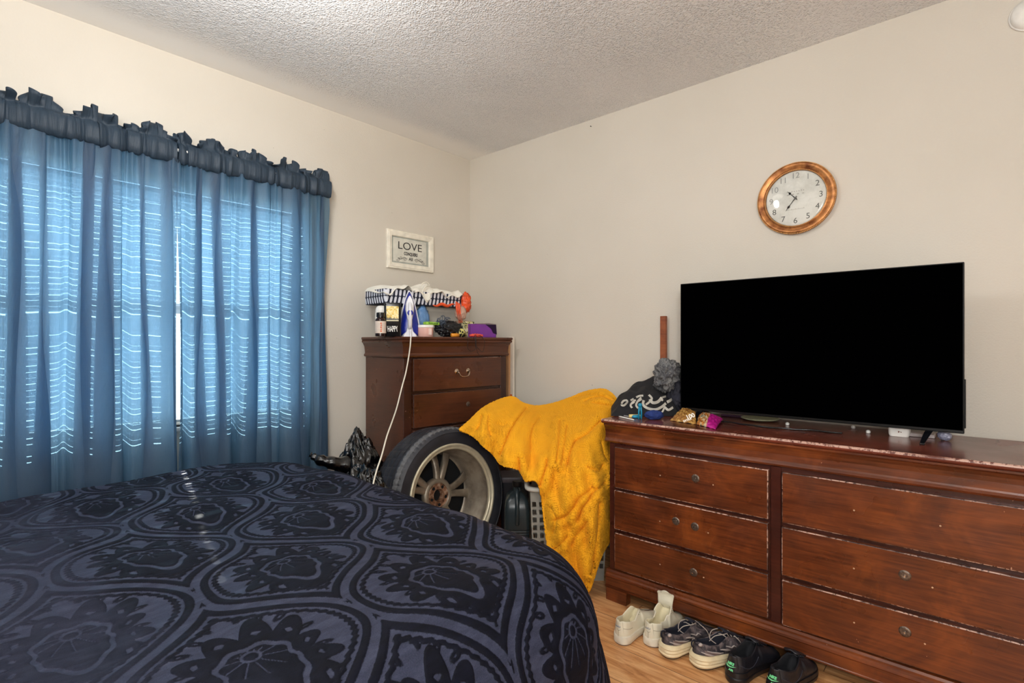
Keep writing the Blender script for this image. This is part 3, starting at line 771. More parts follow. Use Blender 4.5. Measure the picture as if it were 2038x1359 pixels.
def plastic_bag_mat(name, rgb, rough=.14, bs=30):
    t = NT(name); o = t.obj()
    v1 = t.n('TexVoronoi', {'Vector': t.n('Mapping', {'Vector': o, 'Scale': (1, 1.4, .8)}).outputs[0], 'Scale': bs}, feature='DISTANCE_TO_EDGE').outputs['Distance']
    w = t.noise(o, bs*1.4, 5, .7, 1.5)
    h = t.math('ADD', t.math('MULTIPLY', w, 1.4), t.math('MINIMUM', v1, .3))
    t.bsdf(Base_Color=lin(rgb), Roughness=rough, Normal=t.bump(h, .22, .006), Specular_IOR_Level=.7, Coat_Weight=.15, Coat_Roughness=.1); return t.m
# ------------------------------------------------------------------ car wheel leaning on the chest
nvec = Vector((-.06, -.985, .13)).normalized()
wc = P(905, 994, 2.87)
wc.z += .012
wh = thing('car_wheel', 'large car wheel with worn black tyre standing behind the bed', 'wheel', wc)
zax = nvec; xax = Vector((0, 0, 1)).cross(zax).normalized(); yax = zax.cross(xax)
RM = Matrix((xax, yax, zax)).transposed()
wh.rotation_euler = RM.to_euler()
rub = NT('tyre_rubber'); o_ = rub.obj()
rub.bsdf(Base_Color=rub.ramp(rub.noise(o_, 7, 4), [(.3, lin((30, 31, 36))), (.7, lin((52, 53, 60)))]), Roughness=rub.ramp(rub.noise(o_, 12, 3), [(.3, .42), (.7, .62)]), Specular_IOR_Level=.45)
dust = M('dusty_tread', (92, 92, 94), .75, .3, 50)
tp = [(.285, -.012), (.292, -.003), (.305, .001), (.330, .005), (.348, .004), (.351, .006), (.354, .003), (.364, -.002)]
sh = [(.372, -.010), (.378, -.020), (.383, -.034)]
tr_ = [(.384, -.044), (.376, -.046), (.376, -.053), (.3855, -.055), (.386, -.085), (.377, -.087), (.377, -.095), (.386, -.097), (.386, -.130), (.377, -.132), (.377, -.140), (.386, -.142), (.385, -.172), (.376, -.174), (.376, -.181), (.384, -.183)]
sh2 = [(.383, -.195), (.376, -.212)]; tp2 = [(.362, -.224), (.33, -.230), (.30, -.226), (.288, -.220)]
pr = tp+sh+tr_+sh2+tp2
NSEG = 288
an = np.arange(NSEG)/NSEG*2*PI
R2 = np.array([p[0] for p in pr])[None, :]+np.zeros((NSEG, 1)); Z2 = np.array([p[1] for p in pr])[None, :]+np.zeros((NSEG, 1))
i0 = len(tp); blk = (np.arange(NSEG) % 4 == 0)
for j in list(range(i0-1, i0+3))+list(range(len(tp)+3+16, len(tp)+3+16+2)): R2[blk, j] -= .0045
blk2 = (np.arange(NSEG) % 6 == 3)
for j in (i0+3+3, i0+3+4, i0+3+7, i0+3+8, i0+3+11, i0+3+12): R2[blk2, j] -= .003
P3 = np.stack([R2*np.cos(an)[:, None], R2*np.sin(an)[:, None], Z2], -1)
ty = grid_mesh('tyre', P3, [rub.m, dust], wh, wrapu=True, smooth=True)
ty.data.set_sharp_from_angle(angle=math.radians(35))
nv_ = len(pr)-1
for k, f in enumerate(ty.data.polygons):
    if (k % nv_) in (i0, i0+1): f.material_index = 1
alloy = NT('dirty_alloy'); o_ = alloy.obj(); nn_ = alloy.noise(o_, 9, 5, .6)
alloy.bsdf(Base_Color=alloy.ramp(nn_, [(.28, lin((112, 102, 92))), (.6, lin((166, 156, 140)))]), Roughness=.42, Metallic=.55)
alloyl = M('cream_alloy_lip', (206, 198, 172), .3, .1, 30, metal=.35)
hole_shade = M('shadow_black', (10, 11, 14), .8)  # near-black that paints the shade in the wheel's holes and behind its spokes
rust = NT('rusty_hub'); nn_ = rust.noise(rust.obj(), 40, 4, .7)
rust.bsdf(Base_Color=rust.ramp(nn_, [(.35, lin((70, 40, 26))), (.5, lin((150, 108, 80))), (.7, lin((196, 174, 154)))]), Roughness=.6, Metallic=.3)
bm = BM(); lathe(bm, [(.290, -.006), (.291, .002), (.287, .005), (.279, .004), (.276, -.001), (.268, -.003), (.262, -.004), (.259, -.010), (.259, -.020)], 128)
obj('rim_lip', bm, [alloyl], wh, smooth=True)
bm = BM(); lathe(bm, [(.259, -.018), (.2585, -.050), (.253, -.056), (.251, -.075), (.244, -.082), (.242, -.19), (.230, -.200), (.236, -.215), (.285, -.228)], 128)
obj('barrel', bm, [alloy.m], wh, auto=50)
bm = BM()
def spoke(bm, a0, a1, r0, r1, w0, w1, z0, z1, th=.028):
    pts0 = []
    for i in range(7):
        t_ = i/6; a = a0+(a1-a0)*t_; r = r0+(r1-r0)*t_; w = w0+(w1-w0)*t_+.006*(2*t_-1)**4; z = z0+(z1-z0)*t_+.012*math.sin(PI*t_)
        c = Vector((r*math.cos(a), r*math.sin(a), z)); n = Vector((-math.sin(a), math.cos(a), 0))
        pts0.append([bm.verts.new(c+n*w*s_+Vector((0, 0, dz))) for s_, dz in ((-1, -.010), (-.55, 0), (.55, 0), (1, -.010), (.8, -th), (-.8, -th))])
    for A_, B_ in zip(pts0[:-1], pts0[1:]):
        for k in range(6): bm.faces.new((A_[k], A_[(k+1) % 6], B_[(k+1) % 6], B_[k]))
for k in range(5):
    a = math.radians(90-14+72*k)
    for s_ in (-1, 1):
        bm = BM(); spoke(bm, a+s_*.13, a+s_*.225, .066, .246, .019, .023, -.150, -.178)
        bmesh.ops.recalc_face_normals(bm, faces=bm.faces); obj('spoke', bm, [alloy.m], wh, auto=60)
bm = BM(); lathe(bm, [(.098, -.175), (.100, -.158), (.092, -.148), (.078, -.142), (.070, -.146), (.068, -.150), (.034, -.150), (.032, -.185)], 60); obj('hub', bm, [alloy.m], wh, auto=50)
bm = BM(); lathe(bm, [(.068, -.149), (.064, -.143), (.060, -.147), (.040, -.147), (.037, -.143), (.033, -.148), (.032, -.18)], 60); hb = obj('rusty_hub_ring', bm, [rust.m], wh, auto=50)
bm = BM(); lathe(bm, [(0, -.178), (.034, -.178)], 30); obj('hub_bore', bm, [hole_shade], wh)
for k in range(5):
    a = math.radians(54+72*k); bm = BM(); lathe(bm, [(.0, -.1445), (.0085, -.1445), (.0095, -.148)], 20, 0, T((.0515*math.cos(a), .0515*math.sin(a), 0))); obj('lug_hole', bm, [hole_shade], wh)
bm = BM(); lathe(bm, [(0, -.222), (.285, -.222), (.285, -.226), (0, -.226)], 64); obj('shade_disc', bm, [hole_shade], wh)  # dark sheet standing in for the shade behind the spokes
# ------------------------------------------------------------------ yellow blanket over the pile
cols = [[(914, 856, 2.92), (915, 857, 2.915), (916, 858, 2.91), (917, 859, 2.905), (918, 860, 2.90)],
        [(935, 838, 3.02), (938, 845, 2.97), (940, 853, 2.92), (942, 861, 2.89), (944, 870, 2.87)],
        [(962, 813, 3.12), (963, 830, 3.02), (963, 850, 2.93), (962, 870, 2.86), (962, 888, 2.83)],
        [(992, 797, 3.24), (992, 820, 3.08), (988, 852, 2.94), (984, 884, 2.84), (982, 908, 2.81)],
        [(1020, 791, 3.32), (1018, 820, 3.12), (1012, 862, 2.93), (1006, 900, 2.81), (1003, 927, 2.78)],
        [(1040, 803, 3.34), (1040, 832, 3.12), (1038, 870, 2.93), (1036, 906, 2.79), (1035, 938, 2.75)],
        [(1066, 809, 3.36), (1064, 845, 3.08), (1058, 890, 2.88), (1052, 930, 2.76), (1048, 958, 2.72)],
        [(1092, 806, 3.36), (1088, 850, 3.04), (1082, 900, 2.83), (1075, 945, 2.72), (1070, 966, 2.69)],
        [(1114, 800, 3.36), (1108, 860, 2.98), (1100, 925, 2.74), (1090, 1000, 2.67), (1084, 1045, 2.66)],
        [(1136, 792, 3.34), (1128, 870, 2.92), (1118, 960, 2.68), (1106, 1060, 2.63), (1098, 1110, 2.63)],
        [(1158, 783, 3.30), (1150, 870, 2.88), (1142, 975, 2.64), (1134, 1085, 2.60), (1130, 1152, 2.60)],
        [(1180, 777, 3.26), (1174, 870, 2.86), (1168, 980, 2.62), (1166, 1095, 2.58), (1164, 1186, 2.578)],
        [(1203, 776, 3.20), (1194, 865, 2.88), (1187, 970, 2.64), (1184, 1065, 2.60), (1180, 1150, 2.60)],
        [(1219, 786, 3.14), (1207, 865, 2.90), (1201, 960, 2.70), (1198, 1045, 2.655), (1194, 1108, 2.65)],
        [(1226, 797, 3.12), (1215, 865, 2.93), (1212, 955, 2.74), (1211, 1030, 2.70), (1211, 1078, 2.70)]]
def crm1(a, n, axis):
    """Catmull-Rom resampling of an array along an axis"""
    a = np.moveaxis(a, axis, 0); m = a.shape[0]; x = np.linspace(0, m-1, n); i = np.minimum(x.astype(int), m-2); t_ = (x-i)[(...,)+(None,)*(a.ndim-1)]
    g = lambda k: a[np.clip(k, 0, m-1)]
    p0, p1, p2, p3 = g(i-1), g(i), g(i+1), g(i+2)
    return np.moveaxis(.5*(2*p1+(p2-p0)*t_+(2*p0-5*p1+4*p2-p3)*t_**2+(3*p1-p0-3*p2+p3)*t_**3), 0, axis)
cg = np.array(cols, float)
cg = crm1(crm1(cg, 480, 0), 460, 1)
px_, py_, D_ = cg[..., 0], cg[..., 1], cg[..., 2].copy()
def seg_dist(px, py, pl):
    d = np.full(px.shape, 1e9)
    for (x0, y0), (x1, y1) in zip(pl[:-1], pl[1:]):
        vx, vy = x1-x0, y1-y0; t_ = np.clip(((px-x0)*vx+(py-y0)*vy)/(vx*vx+vy*vy), 0, 1)
        d = np.minimum(d, np.hypot(px-x0-t_*vx, py-y0-t_*vy))
    return d
grooves = [([(972, 830), (970, 850), (975, 868)], 3, .02), ([(1046, 815), (1028, 838), (1015, 860), (1004, 885), (997, 905)], 3.2, .028), ([(1048, 820), (1037, 840)], 2.5, .014),
           ([(1072, 835), (1060, 850), (1055, 875), (1056, 895)], 3.2, .020), ([(1090, 918), (1082, 945), (1075, 965)], 3.5, .028), ([(1114, 840), (1112, 880), (1106, 920)], 3, .022),
           ([(1128, 850), (1122, 895), (1116, 925)], 3, .016), ([(1196, 838), (1170, 865), (1145, 880), (1137, 895), (1130, 925)], 3.5, .026),
           ([(1165, 800), (1175, 795), (1200, 790), (1216, 798)], 2.4, .022), ([(1180, 803), (1200, 806), (1216, 808)], 2.4, .016), ([(1142, 793), (1160, 790), (1190, 786)], 2.2, .012),
           ([(1200, 962), (1178, 985), (1160, 1010), (1148, 1035)], 3.2, .028), ([(1180, 970), (1150, 995), (1130, 1025), (1105, 1035)], 3.5, .022), ([(1198, 925), (1190, 940), (1170, 930)], 3, .016),
           ([(1192, 1000), (1188, 1040), (1184, 1090), (1176, 1140)], 3, .030), ([(1127, 1068), (1115, 1085), (1104, 1092)], 3, .018), ([(1098, 1010), (1110, 1035), (1104, 1060)], 3, .014),
           ([(960, 830), (956, 848), (950, 856)], 3.2, .026), ([(985, 845), (1000, 850), (1010, 845)], 4, .010), ([(1195, 880), (1200, 905), (1208, 918)], 3.2, .015), ([(1168, 1040), (1150, 1060), (1135, 1085)], 3.2, .014), ([(1033, 912), (1035, 930), (1036, 942)], 3.2, .022)]
for pl, w, a in grooves:
    d = seg_dist(px_, py_, pl); D_ += a*np.exp(-(d/w)**2)-.55*a*np.exp(-((d-w*3)/(w*2.2))**2)
# broad soft undulation
D_ += .016*np.sin(px_*.085+py_*.021+1.2*np.sin(py_*.02))*np.clip((px_-930)/40, 0, 1)
D_ -= .012*np.sin(px_*.19-py_*.05)*np.clip((py_-850)/60, 0, 1)
r_ = (px_-CX)/FPX
B3 = np.stack([D_*(CT+r_*ST), D_*(ST-r_*CT), CAMZ+(HOR-py_)/FPX*D_], -1)
B3[..., 2] = np.maximum(B3[..., 2], .012)
du = np.cumsum(np.concatenate([np.zeros((1, 460)), np.linalg.norm(np.diff(B3, axis=0), axis=-1)]), axis=0)
dv = np.cumsum(np.concatenate([np.zeros((480, 1)), np.linalg.norm(np.diff(B3, axis=1), axis=-1)], 1), axis=1)
# chenille knit: short raised bricks, staggered
cr_, sr_ = math.cos(.5), math.sin(.5)
ku = (du*cr_+dv*sr_)/.0165; kv = (-du*sr_+dv*cr_)/.0082
row_ = np.floor(kv); ku2 = ku+.5*(row_ % 2)+.06*np.sin(row_*1.7)
a1_ = np.abs(2*(ku2-np.floor(ku2))-1); a2_ = np.abs(2*(kv-row_)-1)
knit = (1-a1_**4)*(1-a2_**3)
Nb = np.cross(np.gradient(B3, axis=0), np.gradient(B3, axis=1)); Nb /= np.maximum(np.linalg.norm(Nb, axis=-1, keepdims=True), 1e-9)
if np.mean(Nb[..., 0]*CT+Nb[..., 1]*ST) > 0: Nb = -Nb
B3 = B3+Nb*(knit*.0027)[..., None]
y_ = NT('yellow_chenille'); uvn = y_.n('UVMap').outputs[0]
kn_ = y_.n('Attribute', attribute_name='knit').outputs['Fac']
fz = y_.noise(uvn, 420, 3, .7)
yc = y_.ramp(kn_, [(.0, lin((158, 80, 0))), (.4, lin((232, 150, 12))), (1, lin((250, 174, 28)))])  # gaps between stitches darkened: groove shade put into the colour
yc = y_.mix(y_.math('MULTIPLY', fz, .25), yc, lin((255, 206, 70)))
y_.bsdf(Base_Color=yc, Roughness=.9, Normal=y_.bump(fz, .5, .003), Sheen_Weight=.2, Sheen_Tint=lin((255, 214, 100)), Specular_IOR_Level=.15)
bl = grid_mesh('blanket', B3, [y_.m], None, uv=np.stack([du, dv], -1), attrs={'knit': knit}, solid=.008)
tag(bl, 'mustard yellow chenille blanket heaped over a pile beside the dresser', 'blanket')
def rrect(w, d, r, n=5):
    out = []
    for cx, cy, a0 in ((w-r, d-r, 0), (-w+r, d-r, PI/2), (-w+r, -d+r, PI), (w-r, -d+r, 1.5*PI)):
        for k in range(n+1): out.append((cx+r*math.cos(a0+k*PI/2/n), cy+r*math.sin(a0+k*PI/2/n)))
    return out
# ------------------------------------------------------------------ the pile below it
bc = P(1132, 683, 2.76); la = TH-PI/2
bk = thing('laundry_basket', 'light grey slotted plastic laundry basket mostly under the yellow blanket', 'laundry basket', (bc.x, bc.y, 0), la)
GP = M('light_grey_plastic', (196, 194, 184), .45, .04)
bw0, bw1, bd, bh = .185, .205, .42, .50
def bface(u, w): return u*(bw0+(bw1-bw0)*w/bh)
bm = BM()
# front wall as a grid of strips round real holes
us = [-1]
ncol = 11
for i in range(ncol):
    c0 = -1+2*(i+.5)/ncol; us += [c0-.052, c0+.052]
us.append(1)
ws = [0, .05]
z = .05
while z < .40: ws += [z+.015, z+.041]; z += .041
ws = sorted(set([round(x, 4) for x in ws])); ws.append(bh-.02)
holes = set()
for i in range(ncol):
    for j in range(1, len(ws)-2, 1):
        if (ws[j+1]-ws[j]) > .016: holes.add((1+2*i, j))
def wallgrid(fn, skip=True):
    g = [[bm.verts.new(fn(u, w)) for w in ws] for u in us]; fs = []
    for i in range(len(us)-1):
        for j in range(len(ws)-1):
            if skip and (i, j) in holes: continue
            fs.append(bm.faces.new((g[i][j], g[i+1][j], g[i+1][j+1], g[i][j+1])))
    return fs
sides = [lambda u, w: Vector((bface(u, w), -.02*w/bh, w)), lambda u, w: Vector((bface(1, w), (u+1)/2*bd, w)), lambda u, w: Vector((-bface(1, w), bd-(u+1)/2*bd, w)), lambda u, w: Vector((-bface(u, w), bd, w))]
fs = []
for s_ in sides: fs += wallgrid(s_)
bmesh.ops.solidify(bm, geom=fs, thickness=.004)
box(bm, (-bw0, 0, 0), (bw0, bd, .006))
obj('body', bm, [GP], bk)
bm = BM(); z0 = bh-.012
tube(bm, [(x, y+bd/2-.012, z0) for x, y in rrect(bw1+.014, bd/2+.024, .05, 6)], .0135, 10, closed=True)
obj('rim', bm, [GP], bk, smooth=True)
# oil jug
jc = P(1029, 683, 2.90)
jg = thing('plastic_jug', 'dark ribbed plastic jug between the wheel and the laundry basket', 'jug', (jc.x, jc.y, 0), la)
JM = M('dark_green_plastic', (34, 44, 48), .3, .15)
bm = BM()
def loft(bm, rings, cap=True, mi=0):
    rs = [[bm.verts.new(p) for p in r] for r in rings]; n = len(rs[0])
    for a_, b_ in zip(rs[:-1], rs[1:]):
        for k in range(n):
            f = bm.faces.new((a_[k], a_[(k+1) % n], b_[(k+1) % n], b_[k])); f.material_index = mi
    if cap: bm.faces.new(rs[0][::-1]).material_index = mi; bm.faces.new(rs[-1]).material_index = mi
    return rs
rg = []; z = 0
lv = [(0, .95), (.006, 1)]
for k in range(16): lv += [(.03+k*.014, 1.0), (.034+k*.014, .965), (.038+k*.014, .965), (.042+k*.014, 1.0)]
lv += [(.27, 1), (.36, .99), (.40, .86), (.425, .6), (.44, .32), (.46, .30)]
for z, k in lv: rg.append([(x*k, y*k, z) for x, y in rrect(.068, .10, .025)])
loft(bm, rg); obj('body', bm, [JM], jg, auto=40)
bm = BM(); lathe(bm, [(.024, .458), (.027, .462), (.027, .485), (.024, .488), (0, .488)], 24); obj('cap', bm, [M('black_plastic', (20, 20, 22), .35)], jg, auto=40)
bm = BM(); tube(bm, crom([(0, -.02, .45), (0, -.06, .445), (0, -.092, .40), (0, -.104, .33), (0, -.097, .28)], 6), .012, 10); obj('handle', bm, [JM], jg, smooth=True)
# dark tub in the gap
BAG = plastic_bag_mat('black_bin_bag', (4, 4, 6))
q = P(1019, 683, 3.25)
bn = thing('storage_tub', 'dark lidded tub between the wheel and the laundry basket, under the blanket hem', 'tub', (q.x+.045, q.y+.01, 0), la)
bm = BM(); loft(bm, [[(x*k, y*k, z) for x, y in rrect(.10, .09, .03)] for z, k in ((0, .85), (.39, .98), (.40, .98))]); obj('body', bm, [M('charcoal_plastic', (34, 34, 40), .4)], bn, auto=50)
bm = BM(); loft(bm, [[(x*k, y*k, z) for x, y in rrect(.105, .095, .03)] for z, k in ((.40, 1), (.415, 1.03), (.43, 1.0))]); obj('lid', bm, [M('brown_grey_plastic', (88, 80, 84), .4)], bn, auto=50)
# bin bags left of the wheel
def bagshape(p, n):
    z = n.z
    if z > .15:
        k = 1-.48*((z-.15)/.85)**1.1; p = Vector((p.x*k, p.y*k, p.z*(1+.22*z)))
    return p
q = P(733, 683, 2.88)
b1 = blob('rubbish_bag', None, BAG, (.19, .14, .315), (q.x-.035, q.y+.03, 0), 6, .15, 2.6, 2, bagshape, crinkle=True)
tag(b1, 'knotted shiny black bin bag peaking in front of the tall chest side', 'bin bag', None)
q = P(700, 683, 2.62)
b2 = blob('rubbish_bag', None, BAG, (.115, .15, .285), (q.x+.045, q.y-.04, 0), 6, .16, 3.2, 9, crinkle=True)
tag(b2, 'crumpled shiny black bin bag low against the bed edge', 'bin bag', None)
# its spread, tied end reaching over in front of the curtain
tp_ = [P(690, 925, 2.66), P(665, 922, 2.62), P(640, 916, 2.60), P(624, 908, 2.60), P(618, 905, 2.60)]
bm = BM(); pts_ = crom(tp_, 6)
rr_ = [.045-.034*(i/(len(pts_)-1))**.7+.003*math.sin(i*1.1) for i in range(len(pts_))]; rr_[-1] = .018
tube(bm, pts_, rr_, 14)
for v_ in bm.verts: v_.co += Vector((0, 0, 1))*.006*mnoise.noise(v_.co*30)+Vector((1, 0, 0))*.007*mnoise.noise(v_.co*45)
o = obj('bag_end', bm, [BAG], b2, smooth=True)
# ------------------------------------------------------------------ things on the tall chest
CTOP = 1.2885
sA, cA_ = math.sin(cA), math.cos(cA)
def chp(px, py, d):
    """world point where the ray meets the vertical plane d metres behind the chest's front edge"""
    r = (px-CX)/FPX; ex, ey = CT+r*ST, ST-r*CT
    D = (d+(-sA*cp.x+cA_*cp.y))/(-sA*ex+cA_*ey)
    return P(px, py, D)
def chx(pxa, pxb, d): return (chp(pxb, 683, d)-chp(pxa, 683, d)).length
def on_chest(name, label, cat, px, d, rz=0, group=None):
    q = chp(px, 683, d); return thing(name, label, cat, (q.x, q.y, CTOP), cA+rz, group)
def zat(px, py, d): return chp(px, py, d).z-CTOP
BLACKG = M('gloss_black', (14, 14, 16), .25)
WHT = M('white_plastic', (236, 234, 228), .4, .03)
# vitamin bottle
t_ = on_chest('pill_bottle', 'small dark brown bottle with black cap and pale orange label', 'bottle', 757.5, .06, -.45)
bm = BM(); lathe(bm, [(0, 0), (.027, 0), (.030, .003), (.030, .088), (.027, .098), (.020, .106), (.020, .112)], 32); obj('body', bm, [M('amber_bottle', (34, 16, 12), .15)], t_, auto=40)
bm = BM(); lathe(bm, [(.0305, .018), (.0308, .02), (.0308, .084), (.0305, .086)], 32); lb = obj('label_wrap', bm, [M('paper_label', (216, 200, 186), .6)], t_, smooth=True)
bm = BM()
for k in range(5): box(bm, (-.004+(k % 2)*.002, -.0318, .026+k*.011), (.004, -.0305, .033+k*.011))
obj('label_print', bm, [M('orange_print', (214, 92, 40), .6)], t_)
bm = BM(); lathe(bm, [(.019, .108), (.0235, .110), (.0235, .132), (.021, .135), (0, .135)], 32); obj('cap', bm, [BLACKG], t_, auto=40)
# white topped jar behind
t_ = on_chest('white_lidded_bottle', 'white domed lid bottle standing behind the brown pill bottle', 'bottle', 759, .17)
bm = BM(); lathe(bm, [(0, 0), (.033, 0), (.036, .004), (.036, .145), (.034, .15)], 32); obj('body', bm, [M('cream_plastic', (226, 222, 212), .4)], t_, auto=40)
bm = BM(); lathe(bm, [(.034, .148), (.034, .158), (.030, .172), (.018, .182), (0, .184)], 32); obj('lid', bm, [WHT], t_, smooth=True)
# black tin with a picture
w = chx(767, 795.5, .07); hT = zat(781, 603, .07)
t_ = on_chest('black_tin', 'tall black tin with a small yellow picture and white lettering', 'tin', 781, .07, -.52)
bm = BM(); loft(bm, [[(x, y, z) for x, y in rrect(w/2-i, .032-i, .012)] for z, i in ((0, .002), (.003, 0), (hT-.014, 0), (hT-.012, .0015), (hT-.008, .0015), (hT-.006, 0), (hT-.001, .001), (hT, .003))]); obj('body', bm, [BLACKG], t_, auto=35)
pic = NT('tin_picture'); n_ = pic.noise(pic.obj(), 42, 4, .7, 1); zc_ = pic.n('SeparateXYZ', {0: pic.obj()}).outputs['Z']
pc = pic.ramp(n_, [(.35, lin((60, 70, 30))), (.46, lin((236, 196, 70))), (.6, lin((250, 236, 190))), (.75, lin((180, 90, 40)))])
pc = pic.mix(pic.n('MapRange', {'Value': pic.math('ADD', zc_, pic.math('MULTIPLY', n_, .03)), 'From Min': .115, 'From Max': .125}).outputs[0], lin((34, 44, 40)), pc)
pic.bsdf(Base_Color=pc, Roughness=.4)
bm = BM(); box(bm, (-.034, -.0335, .095), (.034, -.032, hT-.02), .0006); obj('picture_panel', bm, [pic.m], t_)
bm = BM(); box(bm, (-.034, -.0332, .088), (.034, -.032, .0945), .0004); obj('picture_border', bm, [M('pale_gold', (214, 206, 170), .4)], t_)
text('lettering', 'HAPPY', .046, WHT, t_, T((0.002, -.0330, .042), rx=PI/2), .0005, wid=.058, bold=.0006, shear=-.3)
# clothes iron, standing on its heel, sole away
t_ = on_chest('clothes_iron', 'blue and white steam iron standing upright on the chest', 'iron', 815, .075, -.52)
Hi = zat(815, 578, .075)
IB = M('iron_blue', (28, 44, 150), .22, .08); IW = M('iron_white', (226, 226, 232), .3, .03); IS = M('iron_soleplate', (170, 172, 178), .25, metal=1)
def iron_w(z): # half width at height z (0..Hi)
    s_ = z/Hi
    return .058*min(1, (1-s_)**.62*1.22)*(1 if s_ > .12 else .93+.07*s_/.12)+.0006
def iron_layer(bm, y0, y1, inset, zlo=0, zhi=None, n=26, mi=0):
    zhi = zhi or Hi; pts = []
    for k in range(n+1):
        z = zlo+(zhi-zlo)*(1-(1-k/n)**1.3); pts.append((max(iron_w(z)-inset, .0004), z))
    ring = [(x, z) for x, z in pts]+[(-x, z) for x, z in reversed(pts)]
    loft(bm, [[(x, y, z) for x, z in ring] for y in (y0, y1)], mi=mi)
bm = BM(); iron_layer(bm, .036, .040, .0); bmesh.ops.recalc_face_normals(bm, faces=bm.faces); obj('soleplate', bm, [IS], t_)
bm = BM(); iron_layer(bm, .016, .036, .0008); iron_layer(bm, .020, .030, -.001, 0, Hi*.998); bmesh.ops.recalc_face_normals(bm, faces=bm.faces); obj('white_skirt', bm, [IW], t_, auto=40)
bm = BM()
pts0 = []
for y, ins, zl, zh in ((.016, .003, .004, Hi-.006), (-.004, .008, .012, Hi-.020), (-.016, .018, .020, Hi-.045), (-.022, .030, .028, Hi-.075)):
    ring = []
    for k in range(25):
        s_ = k/24; z = zl+(zh-zl)*s_; ring.append((max(iron_w(min(z+ins*.6, Hi*.999))-ins, .0008), y, z))
    pts0.append(ring+[(-a_, b_, c_) for a_, b_, c_ in reversed(ring)])
loft(bm, pts0); bmesh.ops.recalc_face_normals(bm, faces=bm.faces); obj('body', bm, [IB], t_, smooth=True)
# white centre saddle: oval top, narrow waist, flared heel
bm = BM(); prf = [(.0, .046), (.012, .040), (.03, .022), (.06, .013), (.09, .013), (.12, .019), (.155, .026), (.19, .024), (.215, .016), (.232, .006), (.237, .001)]
ring = [(w_, z*Hi/.27) for z, w_ in prf]; ring += [(-w_, z) for w_, z in reversed(ring)]
loft(bm, [[(x*k, y, .0+z) for x, z in ring] for y, k in ((-.010, 1), (-.030, .97), (-.040, .8))]); bmesh.ops.recalc_face_normals(bm, faces=bm.faces); obj('saddle', bm, [IW], t_, auto=50)
bm = BM(); tube(bm, crom([(0, -.03, Hi*.18), (0, -.062, Hi*.22), (0, -.078, Hi*.42), (0, -.070, Hi*.62), (0, -.036, Hi*.70)], 8), [.012]*33, 12); 
for v_ in bm.verts: v_.co.x *= .95
obj('handle', bm, [IW], t_, smooth=True)
bm = BM(); lathe(bm, [(.017, 0), (.0165, .004), (.012, .006), (0, .006)], 24, 0, T((0, -.082, Hi*.50), rx=PI/2, s=(1, 1, 1))); obj('thermostat_dial', bm, [IB], t_, smooth=True)
bm = BM(); lathe(bm, [(.005, 0), (.005, .003), (0, .003)], 16, 0, T((0, -.040, Hi*.66), rx=PI/2)); obj('steam_button', bm, [M('bronze_button', (120, 96, 50), .4)], t_)
# its cord, hanging over the front of the chest down behind the bed
Q = lambda px, py, d: Vector(chp(px, py, d))
c0 = [Q(817, 664, .03), Q(817.5, 674, -.037), Q(815, 700, -.041), Q(808, 740, -.045), Q(800, 770, -.06)]
c1_ = [P(790, 810, 2.85), P(780, 840, 2.72), P(770, 868, 2.6), P(760, 905, 2.5), P(750, 935, 2.42), P(743, 962, 2.36), P(740, 985, 2.33)]
bm = BM(); tube(bm, crom(c0+c1_, 10), .0038, 10); cord = obj('cord', bm, [M('white_cord', (226, 220, 204), .5, .03)], None, smooth=True)
bm = BM(); tube(bm, [Q(816.5, 655, .03), Q(817, 664, .03), Q(817.5, 671, -.03)], [.008, .0065, .005], 10); cb_ = obj('strain_relief', bm, [IW], None, smooth=True)
bpy.context.view_layer.update()
for o in (cord, cb_):
    o.parent = t_; o.matrix_parent_inverse = t_.matrix_world.inverted()
# little pink jar
t_ = on_chest('pink_jar', 'squat pale pink jar with a white lid beside the iron', 'jar', 846, .05)
wj = chx(832, 860, .05)/2
bm = BM(); lathe(bm, [(0, 0), (wj*.86, 0), (wj*.92, .004), (wj, .05), (wj, .056)], 32); obj('body', bm, [M('rose_plastic', (224, 178, 168), .4, .05)], t_, auto=40)
bm = BM(); lathe(bm, [(wj, .055), (wj*1.04, .057), (wj*1.04, .068), (wj, .071), (0, .071)], 32); obj('lid', bm, [WHT], t_, auto=40)
bm = BM(); box(bm, (-.008, -wj-.0015, .012), (.012, -wj+.003, .050), .0008); obj('label_patch', bm, [M('pale_pink', (238, 214, 206), .5)], t_)
# pale carton underneath the fabric bin
xa, xb, dd = 838, 912, .20
t_ = on_chest('carton', 'plain pale grey carton under the striped fabric bin', 'box', (xa+xb)/2, dd)
wq = chx(xa, xb, dd)/2; hb_ = zat(870, 611, dd)
bm = BM(); box(bm, (-wq, 0, 0), (wq, .20, hb_), .002); obj('body', bm, [M('pale_card', (186, 182, 172), .8, .05)], t_)
bm = BM(); box(bm, (-wq-.002, -.002, hb_-.03), (wq+.002, .202, hb_), .001); obj('lid', bm, [M('pale_card2', (198, 194, 184), .8, .05)], t_)
# light blue bag between
t_ = blob('carrier_bag', None, M('sky_blue_plastic', (104, 146, 196), .35, .2), (.050, .03, .07), chp(840, 683, .15)+Vector((0, 0, CTOP-CAMZ+.0)), 4, .16, 2.5, 3)
t_.location.z = 0; tag(t_, 'light blue plastic bag stuffed beside the iron, under the bin', 'bag')
for v_ in t_.data.vertices: v_.co.z += .105*(0)+(v_.co.z-CTOP)*.35
